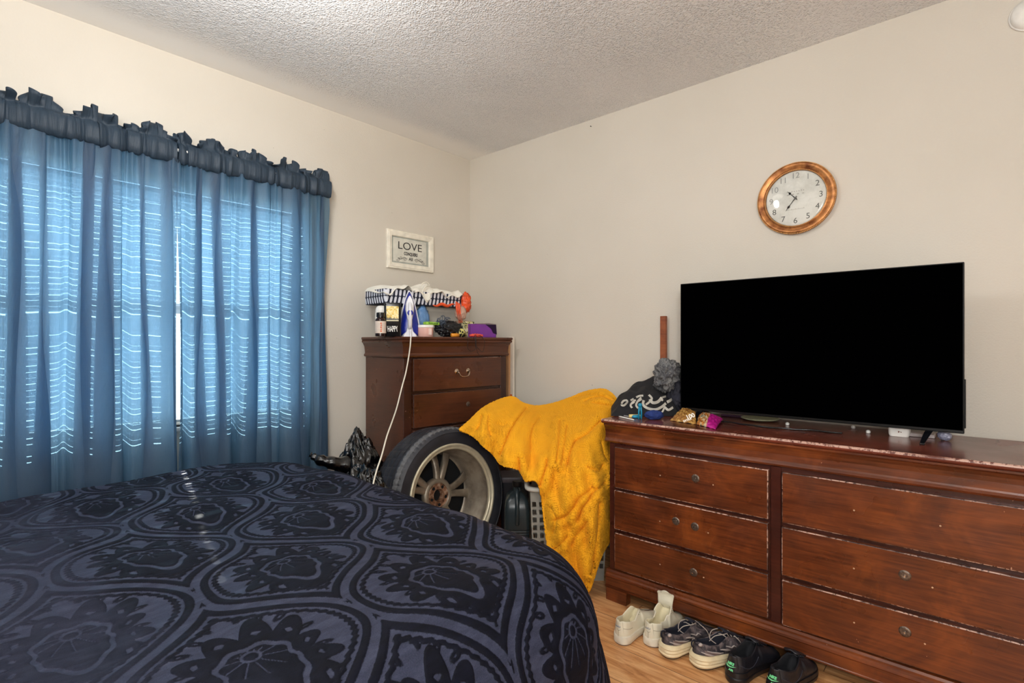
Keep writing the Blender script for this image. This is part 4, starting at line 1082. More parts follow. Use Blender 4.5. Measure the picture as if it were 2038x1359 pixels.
# striped fabric bin with cloth
xa, xb, dd = 772, 926, .13
zb0 = zat(850, 606, dd)
t_ = on_chest('fabric_bin', 'navy and white patterned fabric bin lying on top of the pale carton', 'storage bin', (xa+xb)/2, dd, .0); t_.location.z = CTOP+hb_+.001
wb = chx(xa, xb, dd)/2; hb2 = .088
st = NT('navy_leaf_cloth'); cxyz = st.n('SeparateXYZ', {0: st.obj()})
u_ = st.math('MULTIPLY', cxyz.outputs['X'], 36.0); w_ = st.math('MULTIPLY', cxyz.outputs['Z'], 23.0); yy_ = st.math('MULTIPLY', cxyz.outputs['Y'], 36.0)
fu = st.math('SUBTRACT', st.math('FRACT', st.math('ADD', st.math('ADD', u_, yy_), st.math('MULTIPLY', w_, -.28))), .5); fw = st.math('SUBTRACT', st.math('FRACT', w_), .5)
e_ = st.math('ADD', st.math('POWER', st.math('ABSOLUTE', st.math('MULTIPLY', fu, 3.4)), 2.0), st.math('POWER', st.math('ABSOLUTE', st.math('MULTIPLY', fw, 2.15)), 4.0))
st.bsdf(Base_Color=st.ramp(e_, [(.9, lin((214, 216, 224))), (1.0, lin((22, 27, 48)))]), Roughness=.8)
bm = BM()
sec = []
for z, k in ((0, .985), (.004, 1), (hb2*.5, 1.01), (hb2, 1)):
    rr0 = rrect(wb*k, .125*k, .02, 4); sec.append([(x, y+.12, z+.004*math.sin(x*30)*(z > 0)-(.012*(x/wb)+.0)*(z > .001)*(x > 0)) for x, y in rr0])
loft(bm, sec); obj('body', bm, [st.m], t_, auto=50)
ob = t_
t_ = None
# white cloth spilling out of it
clm = M('white_cloth', (232, 228, 216), .8, .05, 12, bump=.4, bscale=40)
nu, nv = 110, 50
u = np.linspace(-1, 1, nu)[:, None]; v_ = np.linspace(0, 1, nv)[None, :]
X = u*(wb+.012)+0*v_; 
Y = -.022+.26*v_+.008*np.sin(u*14)+0*u
Z = .012+.016*np.sin(u*9+v_*5)+.010*np.sin(u*23+v_*3)+.012*np.cos(u*4)*1.0
drop = np.clip(1-v_*7, 0, 1)
hem = .018+.020*(.5+.5*np.sin(u*7+1))+.055*np.exp(-((u+.02)/.12)**2)-.03*np.exp(-((u+.72)/.2)**2)
Z = Z-drop*hem; 
side = np.clip((np.abs(u)-.93)/.07, 0, 1); Z = Z-side*.02
pts = np.stack([X, Y, Z+0*u], -1)
cl_ = grid_mesh('cloth', pts, [clm], None, solid=.002); cl_.location = (ob.location.x, ob.location.y, CTOP+hb_+hb2+.004); cl_.rotation_euler = (0, 0, cA)
tag(cl_, 'rumpled white cloth lying across the patterned fabric bin', 'cloth')
bm = BM(); tube(bm, crom([(-.05, .0, .02), (-.03, -.005, .045), (0, -.004, .052), (.02, 0, .035), (-.02, -.012, .02), (-.045, -.018, -.02), (-.02, -.022, -.06), (.01, -.022, -.05), (.012, -.018, -.01)], 8), .0032, 8)
obj('drawstring', bm, [clm], cl_, smooth=True)
# orange carrier bag and clear plastic wad at the right end
ORG = M('orange_plastic', (226, 84, 40), .35, .25, 30)
q = chp(927, 683, .12)
t_ = blob('orange_bag', None, ORG, (.034, .03, .062), (q.x, q.y, CTOP+hb_-.045), 4, .3, 3, 6)
tag(t_, 'crinkled orange plastic bag hanging at the right end of the bin', 'bag'); obag = t_
bm = BM(); 
for k in range(3):
    pts = crom([Q(908+k*3, 600+k*2, .08), Q(910+k*3, 622, .07), Q(914+k*3, 642, .07)], 6)
    tube(bm, pts, [.004+.003*math.sin(i*.5) for i in range(len(pts))], 6)
t2 = obj('orange_ribbon', bm, [ORG], None, smooth=True); tag(t2, 'limp orange ribbon dangling below the fabric bin', 'ribbon')
bm = BM()
for px0, px1, py0 in ((862, 905, 607),):
    pts = [Q(px0+(px1-px0)*i/12, py0+2*math.sin(i), .10) for i in range(13)]; tube(bm, pts, [.009*math.sin(PI*(i+.5)/13)+.002 for i in range(13)], 8)
t2 = obj('orange_strap', bm, [ORG], None, smooth=True); ORANGE_STRAP = t2
ORANGE_STRAP.parent = obag  # loose orange strap below the bin, parented to the bag for grouping only
CLR = plastic_bag_mat('clear_wad_plastic', (196, 160, 142), .2, 40)
q = chp(917, 683, .10)
t_ = blob('plastic_wad', None, CLR, (.040, .03, .046), (q.x, q.y, CTOP+.105), 4, .2, 3, 11)
tag(t_, 'ball of crumpled clear plastic in front of the orange bag', 'plastic bag')
q = chp(922, 683, .16)
bm = BM(); A_ = T((q.x, q.y, CTOP), rz=cA); box(bm, (-.035, -.02, 0), (.06, .05, .112), .004, M4=A_)
t_ = obj('small_box', bm, [M('kraft_card', (178, 150, 128), .8)], None); tag(t_, 'small brown card box behind the floral pouch', 'box')
# black headwrap tangle
BLC = M('black_satin', (16, 17, 22), .35, .2, 20, bump=.3)
q = chp(893, 683, .06)
t_ = blob('black_scarf', None, BLC, (.090, .045, .045), (q.x, q.y, CTOP), 5, .28, 3.4, 5, flat=.1, rz=cA)
tag(t_, 'tangled black satin scarf with a tufted grey blue top', 'scarf')
bm = BM()
rn = random.Random(4)
for k in range(26):
    a0 = Q(877+rn.uniform(-10, 14), 648+rn.uniform(-4, 4), .05+rn.uniform(-.02, .02)); a1 = a0+Vector((rn.uniform(-.03, .03), rn.uniform(-.02, .02), rn.uniform(.015, .045))); a2 = a1+Vector((rn.uniform(-.03, .03), rn.uniform(-.02, .02), rn.uniform(-.02, .015)))
    tube(bm, crom([a0, a1, a2], 5), .0028, 5)
obj('tuft', bm, [M('slate_fibre', (72, 84, 100), .5)], t_, smooth=True)
# green packet on the jar
q = Q(859, 644, .045)
bm = BM(); A_ = T((q.x, q.y, CTOP+.0725), rz=cA, ry=.03)
box(bm, (-.050, -.022, 0), (.046, .022, .018), .006, 3, M4=A_); t_ = obj('green_packet', bm, [M('lime_foil', (150, 200, 70), .3, .25, 60)], None, smooth=True)
tag(t_, 'small lime green packet resting on the pink jar', 'packet')
bm = BM()
for k in range(6): box(bm, (-.035+k*.012, -.0232, .006), (-.029+k*.012, -.0218, .013), M4=A_)
obj('print', bm, [M('dark_green_ink', (26, 70, 30), .5)], t_)
# floral pouch and bits
fl = NT('yellow_black_print'); n_ = fl.noise(fl.obj(), 46, 1, .5, 1.2)
fl.bsdf(Base_Color=fl.ramp(n_, [(.47, lin((226, 218, 130))), (.5, lin((24, 26, 22)))]), Roughness=.6)
q = chp(916, 683, .03)
t_ = blob('patterned_headband', None, fl.m, (.040, .022, .026), (q.x, q.y, CTOP), 4, .2, 3, 14, flat=.1, rz=cA); tag(t_, 'crumpled yellow and black patterned headband near the purple box', 'headband')
q = chp(906, 683, .008)
bm = BM(); tube(bm, [(q.x-.030, q.y+.002, CTOP+.012), (q.x+.026, q.y-.001, CTOP+.012)], [.012, .0125], 14)
t_ = obj('orange_roll', bm, [M('amber_roll', (226, 146, 40), .4)], None, smooth=True); tag(t_, 'short amber orange roll lying in front of the black scarf', 'roll')
q = chp(934, 683, .10)
cardm = NT('leaf_print_card'); n_ = cardm.noise(cardm.obj(), 34, 2, .5, 2)
cardm.bsdf(Base_Color=cardm.ramp(n_, [(.44, lin((232, 226, 190))), (.5, lin((200, 190, 110))), (.58, lin((70, 80, 60)))]), Roughness=.6)
bm = BM(); box(bm, (-.045, -.01, 0), (.040, .03, .105), .002, M4=T((q.x, q.y, CTOP), rz=cA+.1)); t_ = obj('printed_carton', bm, [cardm.m], None); tag(t_, 'little cream carton with leaf print left of the purple box', 'box')
# purple box, lid hinged open at the back
q = chp(962, 683, .05); wpx = chx(938, 985, .05)/2
t_ = thing('purple_box', 'open purple gift box at the right end of the chest', 'box', (q.x, q.y, CTOP), cA-.12)
PU = M('purple_card', (120, 52, 150), .45, .08); PUD = M('purple_lining', (56, 26, 78), .6); PKL = M('mauve_lid', (168, 120, 140), .5)
hp = .088
bm = BM(); box(bm, (-wpx, 0, 0), (wpx, .003, hp)); box(bm, (-wpx, .12, 0), (wpx, .123, hp)); box(bm, (-wpx, 0, 0), (-wpx+.003, .12, hp)); box(bm, (wpx-.003, 0, 0), (wpx, .12, hp*.92)); box(bm, (-wpx, 0, 0), (wpx, .12, .003)); obj('body', bm, [PU], t_)
bm = BM(); vv = [bm.verts.new(c) for c in ((-wpx, .004, hp), (wpx+.012, -.012, hp+.002), (wpx+.02, .11, hp+.012), (-wpx+.005, .122, hp+.004))]; f = bm.faces.new(vv); bmesh.ops.solidify(bm, geom=[f], thickness=.003); obj('lid', bm, [PKL], t_)
bm = BM(); vv = [bm.verts.new(c) for c in ((wpx*.15, -.001, hp), (wpx, -.001, hp), (wpx+.006, -.001, .02), (wpx*.75, -.001, .03), (wpx*.6, -.001, hp*.65))]; f = bm.faces.new(vv); bmesh.ops.solidify(bm, geom=[f], thickness=.0015); obj('cut_out', bm, [PUD], t_)
q = chp(946, 683, .012)
bm = BM(); pts = crom([(q.x-.045, q.y+.006, CTOP+.012), (q.x-.01, q.y, CTOP+.013), (q.x+.03, q.y-.002, CTOP+.012), (q.x+.062, q.y-.006, CTOP+.011)], 6)
tube(bm, pts, [.006+.005*math.sin(PI*i/(len(pts)-1))+.0015*math.sin(i*2) for i in range(len(pts))], 10)
t_ = obj('coral_scrunchie', bm, [M('coral_cloth', (226, 84, 66), .6, .2, 40)], None, smooth=True); tag(t_, 'coral fabric band lying in front of the purple box', 'headband')
# dark strings over the front edge
def cordthing(name, pts, r, m_, label, cat, n=8):
    bm = BM(); tube(bm, crom(pts, n), r, 6); o = obj(name, bm, [m_], None, smooth=True); return tag(o, label, cat)
cordthing('black_string', [Q(926, 668.5, .02), Q(930, 667.5, -.036), Q(931, 680, -.040), Q(931, 692, -.036), Q(938, 699, -.036), Q(946, 694, -.036), Q(946, 680, -.040), Q(945, 668, -.036), Q(945, 667.5, -.02), Q(947, 667.5, -.034), Q(948, 690, -.036), Q(953, 706, -.036), Q(962, 707, -.034)], .0016, BLC, 'thin black string looped over the front edge of the chest', 'string')
cordthing('black_cable', [Q(952, 668, .0), Q(956, 667.5, -.035), Q(963, 676, -.040), Q(964, 688, -.036), Q(960, 700, -.036), Q(949, 690, -.037)], .0016, BLC, 'second thin black cable hanging from the chest edge, right of the loop', 'cable')
# boards between chest and the corner wall
def board(name, pxa, pxb, ztop, X, m_, label, cat, th=.018, py=None):
    a_ = onX(pxa, 683, X); b_ = onX(pxb, 683, X)
    bm = BM(); box(bm, (X, min(a_.y, b_.y), 0.0), (X+th, max(a_.y, b_.y), ztop), .0015); o = obj(name, bm, [m_], None); return tag(o, label, cat)
PINE = M('pine_board', (196, 148, 104), .6, .15, 8); WBD = M('white_board_wood', (226, 218, 204), .5, .04)
board('wood_board', 1003, 1012.5, 1.262, 2.735, PINE, 'raw pine board edge standing against the right side of the chest', 'board')
bo = board('painted_board', 1012.5, 1021, 1.296, 2.755, WBD, 'white painted board standing upright between chest and wall', 'board')
q = onX(1013, 790, 2.75); bm = BM(); box(bm, (2.750, q.y-.025, q.z-.02), (2.7555, q.y+.02, q.z+.02), .004, 2); obj('orange_stain', bm, [M('rust_orange', (200, 90, 40), .7)], bo)
# slat behind the long dresser
STK = wood_mat('red_brown_slat', (96, 44, 22), (150, 78, 42), (178, 104, 62), .45, 9)
a_ = onX(1313.5, 629, 2.765)
b_ = onX(1325, 629, 2.765)
bm = BM(); box(bm, (2.765, b_.y, 0), (2.785, a_.y, a_.z), .002)
o = obj('wooden_slat', bm, [STK], None); tag(o, 'narrow red brown wooden slat standing behind the dresser left of the television', 'slat')
# ------------------------------------------------------------------ things on the long dresser
DT = .8805
def dsp(px, py): return onZ(px, py, DT)
BT_ = M('black_tshirt', (20, 20, 24), .85, .15, 14, bump=.35, bscale=30); WPR = M('white_screen_print', (240, 236, 226), .6)
# black shirt heap as a height field
ca = P(1284, 838, 2.62)
def heap(name, px0, px1, dn, df, hfun, m_, n=90, label=None, cat=None):
    """soft cloth mound: px range x depth range, height function of (u,v) in 0..1"""
    u = np.linspace(0, 1, n)[:, None]; v = np.linspace(0, 1, n)[None, :]
    px = px0+(px1-px0)*u+0*v; D = dn+(df-dn)*v+0*u
    H = hfun(u, v)
    r = (px-CX)/FPX
    pts = np.stack([D*(CT+r*ST), D*(ST-r*CT), DT+H+0*r], -1)
    uv = np.stack([u+0*v, v+0*u], -1)
    o = grid_mesh(name, pts, [m_], None, uv=uv); return tag(o, label, cat)
def hf(u, v):
    edge = np.clip(np.minimum(np.minimum(u, 1-u)*9, np.minimum(v*7, (1-v)*6)), 0, 1)**.55
    prof_u = np.interp(u, [0, .12, .3, .5, .62, .8, 1.0], [.045, .075, .125, .16, .175, .16, .10])
    h = prof_u*np.clip(.42+.95*v, 0, 1.02)
    fold = .006*np.sin(u*9+v*13)+.004*np.sin(u*23-v*9)+.003*np.sin(u*31+v*27)
    return edge*(h+fold)+.001
sh = heap('black_tshirt', 1216, 1352, 2.65, 2.97, hf, BT_, 120, 'folded black shirt with large white print heaped on the dresser', 'shirt')
def on_surface(fn, u, v, off=.002):
    h = float(hf(np.array([[u]]), np.array([[v]]))[0, 0]); px = 1216+(1352-1216)*u; D = 2.65+.32*v; r = (px-CX)/FPX
    return Vector((D*(CT+r*ST), D*(ST-r*CT), DT+h+off))
def mark_on(px, py):
    """find heap surface point seen at a pixel"""
    u = (px-1216)/136; q = None
    for i in range(300):
        v = i/299; q = on_surface(hf, u, v); D = q.x*CT+q.y*ST
        if HOR-(q.z-CAMZ)/D*FPX <= py: break
    return q
def stroke(name, pts, w, parent, m_=WPR):
    P_ = [mark_on(*p) for p in pts]; P_ = crom(P_, 5)
    bm = BM(); nn_ = len(P_); L_ = []; 
    view = Vector((CT, ST, 0))
    for i, p in enumerate(P_):
        t_ = (P_[min(i+1, nn_-1)]-P_[max(i-1, 0)]).normalized(); s_ = t_.cross(view).normalized()*w
        q = p-view*.012+Vector((0, 0, .002)); L_.append((bm.verts.new(q-s_), bm.verts.new(q+s_)))
    for a_, b_ in zip(L_[:-1], L_[1:]): bm.faces.new((a_[0], a_[1], b_[1], b_[0]))
    bmesh.ops.solidify(bm, geom=bm.faces[:], thickness=.0015)
    return obj(name, bm, [m_], parent)
# O F F letters then the big looping script
for pts, w in (([(1236, 803), (1240, 798), (1246, 797), (1247, 801), (1241, 807), (1236, 806), (1236, 803)], .0042),
               ([(1257, 812), (1254, 807), (1258, 801), (1264, 796)], .004), ([(1254, 797), (1260, 794)], .004), ([(1257, 803), (1262, 800)], .0035),
               ([(1269, 813), (1265, 807), (1268, 799), (1275, 791)], .004), ([(1265, 791), (1272, 788), (1279, 788)], .004), ([(1269, 799), (1276, 795)], .0035),
               ([(1280, 797), (1279, 806), (1288, 813), (1303, 816), (1315, 811), (1324, 803)], .0052), ([(1326, 801), (1334, 796), (1341, 789)], .0058),
               ([(1284, 806), (1292, 800), (1296, 793), (1290, 786)], .0042), ([(1292, 795), (1298, 802), (1308, 800), (1316, 792)], .006), ([(1316, 792), (1324, 789)], .004), ([(1312, 793), (1318, 798)], .004),
               ([(1322, 809), (1319, 816), (1316, 821)], .0035), ([(1322, 811), (1329, 816), (1338, 811)], .0048)):
    stroke('print_stroke', pts, w*1.25, sh)
# grey shirt balled up on it
GRC = NT('grey_camouflage_cloth'); n_ = GRC.noise(GRC.obj(), 22, 3, .6, 2.5)
GRC.bsdf(Base_Color=GRC.ramp(n_, [(.3, lin((40, 40, 48))), (.48, lin((92, 92, 94))), (.6, lin((128, 128, 126))), (.75, lin((60, 58, 66)))]), Roughness=.85, Normal=GRC.bump(GRC.noise(GRC.obj(), 30, 4), .5, .01))
q = P(1329, 683, 2.74)
t_ = blob('grey_shirt', None, GRC.m, (.080, .060, .078), (q.x, q.y, DT+.095), 5, .34, 2.2, 21); tag(t_, 'balled grey patterned shirt on top of the black shirt', 'shirt')
q = P(1347, 683, 2.72)
t_ = blob('dark_jersey', None, M('navy_black_cloth', (34, 34, 46), .8, .3, 18, bump=.4), (.035, .05, .085), (q.x+.0, q.y-.0, DT+.002), 5, .25, 3, 27); tag(t_, 'dark jersey bundled beside the lower left corner of the television', 'shirt')
q = P(1302, 683, 2.54)
t_ = blob('blue_cloth', None, M('royal_blue_cloth', (24, 48, 112), .8, .2, 30, bump=.4), (.042, .020, .022), (q.x, q.y, DT), 4, .2, 3, 31, flat=.15, rz=-.85); tag(t_, 'small royal blue cloth in front of the black shirt', 'cloth')
# cyan clip standing
CY = M('cyan_plastic', (26, 140, 178), .3, .08)
q = dsp(1274, 834)
t_ = thing('hair_clip', 'cyan two legged plastic clip standing at the dresser front', 'clip', q, TH-PI/2)
for sx in (-1, 1):
    bm = BM(); tube(bm, [(sx*.006, 0, .0), (sx*.0065, 0, .036), (sx*.004, 0, .06)], [.0042, .0040, .0045], 8); obj('leg', bm, [CY], t_, smooth=True)
bm = BM(); bmesh.ops.create_uvsphere(bm, u_segments=16, v_segments=10, radius=.0105, matrix=T((0, 0, .068))); obj('head', bm, [CY], t_, smooth=True)
q = dsp(1266, 832)
t_ = blob('cyan_cap', None, CY, (.020, .012, .009), q, 3, .15, 3, 2, flat=.2, rz=-.8); tag(t_, 'little cyan plastic piece left of the standing clip', 'cap')
def pen(name, pa, pb, r, m_, label, h=.004, tipm=None):
    a_ = dsp(*pa)+Vector((0, 0, r)); b_ = dsp(*pb)+Vector((0, 0, r)); bm = BM(); tube(bm, [a_, a_.lerp(b_, .1), a_.lerp(b_, .9), b_], [r*.6, r, r, r*.5], 10)
    o = obj(name, bm, [m_], None, smooth=True); return tag(o, label, 'pen')
pen('white_pen', (1232, 830), (1262, 837), .0036, WHT, 'white pen nearest the dresser edge left of the clip')
pen('silver_pen', (1235, 827), (1262, 832), .003, M('grey_pen', (150, 150, 150), .4), 'grey pen lying just behind the white pen')
q = dsp(1263, 831); bm = BM(); box(bm, (-.028, -.008, 0), (.028, .008, .016), .003, 2, M4=T(q, rz=-.9)); t_ = obj('yellow_lighter', bm, [M('cream_yellow', (230, 206, 130), .4)], None, smooth=True); tag(t_, 'cream yellow box shaped lighter behind the cyan clip', 'lighter')
# snack bags
def pillow(name, corners, th, mats, label, n=36, twist=0):
    """crimped foil bag from four dresser-top pixels (with lift)"""
    c = [dsp(px, py)+Vector((0, 0, dz)) for px, py, dz in corners]
    u = np.linspace(0, 1, n)[:, None]; v = np.linspace(0, 1, n)[None, :]
    bil = lambda k: c[0][k]*(1-u)*(1-v)+c[1][k]*u*(1-v)+c[2][k]*u*v+c[3][k]*(1-u)*v
    bul = th*(np.sin(PI*u)*np.sin(PI*v))**.55
    wr = .0035*np.sin(u*21+v*7+twist)*np.sin(PI*v)+.003*np.sin(v*25-u*11+twist)
    top = np.stack([bil(0), bil(1), bil(2)+bul+np.abs(wr)], -1)
    bot = np.stack([bil(0), bil(1), bil(2)+0*bul], -1); bot[..., 2] += .0005
    uv = np.stack([u+0*v, v+0*u], -1)
    o = grid_mesh(name, top, mats, None, uv=uv, solid=.0012)
    return tag(o, label, 'snack bag')
b1m = NT('brown_snack_foil'); uvn = b1m.n('UVMap').outputs[0]; n_ = b1m.noise(uvn, 5, 4, .7, 1.5)
b1m.bsdf(Base_Color=b1m.ramp(n_, [(.3, lin((110, 60, 28))), (.48, lin((178, 124, 62))), (.6, lin((222, 178, 96))), (.75, lin((244, 222, 180)))]), Roughness=.25, Metallic=.25)
sb = pillow('snack_bag', [(1333, 837, .0), (1386, 845, 0), (1384, 834, .034), (1360, 828, .044)], .016, [b1m.m], 'brown and gold foil snack bag lying open by the television')
text('print', '100', .026, WPR, sb, T(P(1371, 833, 2.30)+Vector((-.012, -.012, .012)), rz=TH-PI/2, rx=1.15, ry=-.35), .0004, bold=.0008)
text('print', 'EXTRA', .012, WPR, sb, T(P(1364, 838, 2.29)+Vector((-.016, -.016, .008)), rz=TH-PI/2, rx=1.15, ry=-.35), .0004, bold=.0004)
b2m = NT('pink_snack_foil'); uvn = b2m.n('UVMap').outputs[0]; su = b2m.n('SeparateXYZ', {0: uvn}); n_ = b2m.noise(uvn, 7, 3, .7, 1)
left = b2m.ramp(n_, [(.36, lin((150, 70, 30))), (.48, lin((232, 150, 60))), (.56, lin((236, 226, 190))), (.66, lin((60, 60, 36)))])
b2m.bsdf(Base_Color=b2m.mix(b2m.n('MapRange', {'Value': b2m.math('ADD', su.outputs['X'], b2m.math('MULTIPLY', n_, .2)), 'From Min': .62, 'From Max': .66}).outputs[0], left, lin((204, 36, 150))), Roughness=.22, Metallic=.2)
sb = pillow('snack_bag', [(1386, 845, 0), (1424, 855, 0), (1440, 838, .010), (1392, 829, .022)], .024, [b2m.m], 'magenta and orange foil snack bag right of the brown one', twist=2)
# under the television
t_ = thing('oval_dish', 'pale green oval dish partly under the television', 'dish', onZ(1524, 842, DT), 0)
bm = BM(); lathe(bm, [(0, .002), (.06, .002), (.082, .010), (.086, .013), (.083, .014), (.06, .006), (0, .006)], 48); obj('bowl', bm, [M('celadon_glaze', (168, 172, 140), .3, .05)], t_, smooth=True)
t_.location.x += .070; t_.location.y += .045
for px, py, lab in ((1567, 846, 'white round cap on the dresser right of the green dish'), (1698, 848, 'white round cap half under the television edge'), (1728, 862, 'white round cap nearest the front of the dresser top')):
    q = dsp(px, py) if px != 1698 else Vector((*onX(1698, 850, 2.68)[:2], DT)); bm = BM(); lathe(bm, [(0, 0), (.007, 0), (.0085, .004), (.0075, .010), (.004, .013), (0, .0135)], 20, 0, T(q)); o = obj('round_cap', bm, [WHT], None, smooth=True); tag(o, lab, 'cap', 'white caps on the dresser top')
q = dsp(1766, 868); q2 = dsp(1810, 872); wd = (q2-q).length
t_ = thing('white_tub', 'white plastic tub with a small orange mark under the television', 'tub', q.lerp(q2, .5)+Vector((.045, .0, 0)), 0)
bm = BM(); loft(bm, [[(x*k, y*k, z) for x, y in rrect(.035, .035, .014)] for z, k in ((0, .88), (.008, .97), (.030, 1.0), (.033, 1.0))]); obj('body', bm, [WHT], t_, auto=50)
bm = BM(); loft(bm, [[(x*k, y*k, z) for x, y in rrect(.036, .036, .014)] for z, k in ((.033, 1.0), (.037, 1.0))]); obj('lid', bm, [WHT], t_, auto=50)
bm = BM(); box(bm, (-.0362, -.002, .017), (-.034, .0015, .023)); box(bm, (-.0362, -.010, .018), (-.034, -.006, .0205)); box(bm, (-.0362, -.0055, .0205), (-.034, -.0025, .0215)); obj('small_mark', bm, [M('brown_mark', (120, 60, 44), .5)], t_)
q = dsp(1893, 880)
t_ = blob('cellophane', None, plastic_bag_mat('cellophane_plastic', (150, 152, 175), .12, 60), (.016, .020, .018), q+Vector((.03, .02, 0)), 4, .25, 3, 41, flat=.15); tag(t_, 'scrap of crumpled clear wrapper behind the right television foot', 'wrapper')
q = dsp(1830, 872); 
bm = BM(); box(bm, (-.03, -.045, 0), (.03, .045, .014), .002, M4=T(q+Vector((.055, 0, 0)))); o = obj('cable_box', bm, [M('silver_box', (178, 166, 164), .35)], None); tag(o, 'flat silver box between the white tub and the television foot', 'box')
pts = [Vector((2.46+.02*math.sin(k*.8), 1.02-k*.055, DT+.004+.002*(k % 2))) for k in range(12)]
cordthing('television_cable', pts, .0035, BLACKG, 'black cable lying along the dresser below the television', 'cable', 6)
q = dsp(1460, 831); bm = BM(); box(bm, (-.012, -.07, 0), (.012, .07, .010), .003, 2, M4=T(q+Vector((.03, 0, 0)))); o = obj('remote_control', bm, [M('maroon_grey', (84, 56, 78), .35)], None); tag(o, 'slim dark maroon remote between snack bag and green dish', 'remote control')
# ------------------------------------------------------------------ shoes
TW = np.array([0, .012, .035, .08, .16, .30, .45, .60, .72, .83, .91, .96, .99, 1.0])
WW = np.array([.0, .016, .025, .031, .0345, .034, .037, .044, .0475, .044, .034, .023, .011, .0])
TS = np.concatenate([np.linspace(0, .05, 9)[:-1], np.linspace(.05, .92, 60)[:-1], np.linspace(.92, 1, 11)])
def cub(x, xs, ys):
    a_ = np.interp(x, xs, ys); return a_
def smooth_w(t):
    t = np.asarray(t); k = np.interp(t, TW, WW)
    he = .034*np.sqrt(np.clip(1-((.14-np.minimum(t, .14))/.14)**2, 0, 1)); te = .0475*np.sqrt(np.clip(1-((np.maximum(t, .74)-.74)/.26)**2, 0, 1))
    return np.where(t < .14, he, np.where(t > .74, te, np.interp(t, [.14, .25, .35, .48, .62, .74], [.034, .0345, .035, .0385, .0445, .0475])))
def shoe(label, heel, rz, cfg, side=1, group=None):
    t_ = thing('shoe', label, 'shoe', (heel[0], heel[1], 0), rz, group)
    L, sc_ = cfg['L'], cfg['W']
    bend = lambda t: .008*side*np.sin(PI*t)                       # curved last
    w = smooth_w(TS)*sc_; cx = TS*L; cy = bend(TS)
    # sole layers
    for nm, zs, ins, m_ in cfg['sole']:
        rings = []
        n = len(TS)
        for k, (f, e) in enumerate(zip(zs, ins)):
            z = [f(t) if callable(f) else f for t in TS]
            ww = np.maximum(w+e, .0003); xx = np.where(TS < .1, cx-e*(1-TS/.1), np.where(TS > .9, cx+e*(TS-.9)/.1, cx))
            rings.append([(xx[i], cy[i]+ww[i], z[i]) for i in range(n)]+[(xx[i], cy[i]-ww[i], z[i]) for i in range(n-1, -1, -1)])
        bm = BM(); loft(bm, rings); bmesh.ops.remove_doubles(bm, verts=bm.verts, dist=1e-5); bmesh.ops.recalc_face_normals(bm, faces=bm.faces)
        obj(nm, bm, [m_], t_, auto=45)
    # upper
    sh_ = cfg['sh']; col_ = lambda t: np.interp(t, *cfg['collar']); op = lambda t: np.interp(t, *cfg['open'])
    nv = 34; rows_ = []; mi = []
    zs0 = np.array([sh_(t) for t in TS])
    C_ = col_(TS); O_ = np.minimum(op(TS)*sc_, np.maximum(w-.006, 0)); 
    prof_n = 12
    G = np.zeros((len(TS), 2*(prof_n+5)+1, 3))
    for i, t in enumerate(TS):
        wb_ = max(w[i]-.001, .0003); z0 = zs0[i]-.004; zt = C_[i]; o_ = O_[i]; half = []
        for k in range(prof_n):
            s_ = k/(prof_n-1)
            bulge = 1+cfg.get('bulge', .04)*math.sin(PI*min(s_*1.3, 1))
            if t > .5:   # closed vamp: rounded section
                a_ = s_*PI/2; y = wb_*math.cos(a_)**.75*bulge if s_ < 1 else 0; y = max(y, o_); z = z0+(zt-z0)*math.sin(a_)**.9
            else:
                lean = o_+.0055; q = s_**1.4; y = wb_*bulge*(1-q)+lean*q if lean < wb_ else wb_*(1-q*.25); z = z0+(zt-z0)*s_
                if o_ <= 0: y = wb_*(1-.3*q)
            half.append((y, z))
        # rolled collar then the lining down to the insole
        ins_z = zs0[i]+.006
        yo = half[-1][0]
        lt = min(1, max(0, (.56-t)/.08))
        roll = [(max(yo-.002, 0), zt+.0025*lt), (max(yo-.005, 0), zt+.001*lt)]
        dn = [(o_*.98 if o_ > 0 else max(yo-.006, 0)*.2, zt-(zt-ins_z)*.5*lt), (o_*.95, zt-(zt-ins_z)*.95*lt), (o_*.5, zt-(zt-ins_z)*lt)]
        if o_ <= 0: dn = [(max(yo-.006, 0)*.6, zt), (max(yo-.006, 0)*.3, zt), (0, zt)]
        half = half+roll+dn
        m_ = len(half)
        for k, (y, z) in enumerate(half): G[i, k] = (cx[i], cy[i]+y, z); G[i, -1-k] = (cx[i], cy[i]-y, z)
        G[i, m_] = (cx[i], cy[i], half[-1][1])
    # push the heel back a little at mid height
    hk = np.clip(1-TS/.06, 0, 1)[:, None]; G[..., 0] -= .004*hk*np.sin(np.clip((G[..., 2]-.02)/.06, 0, 1)*PI)
    up = grid_mesh('upper', G, [cfg['up'], cfg['lin']], t_, smooth=True)
    ncolq = G.shape[1]-1; 
    for k, f in enumerate(up.data.polygons):
        j = k % ncolq
        if prof_n+1 <= j <= ncolq-prof_n-2 and TS[min(k//ncolq, len(TS)-1)] < .58: f.material_index = 1
    def surf(t, s_):
        """point on the outer side; s_ -1..1 across over the top"""
        i = int(np.argmin(np.abs(TS-t))); k = (1-abs(s_))*(prof_n-1); k0 = int(min(k, prof_n-2)); f = k-k0
        a_ = G[i, k0 if s_ > 0 else -1-k0]; b_ = G[i, k0+1 if s_ > 0 else -2-k0]
        return Vector(a_*(1-f)+b_*f)
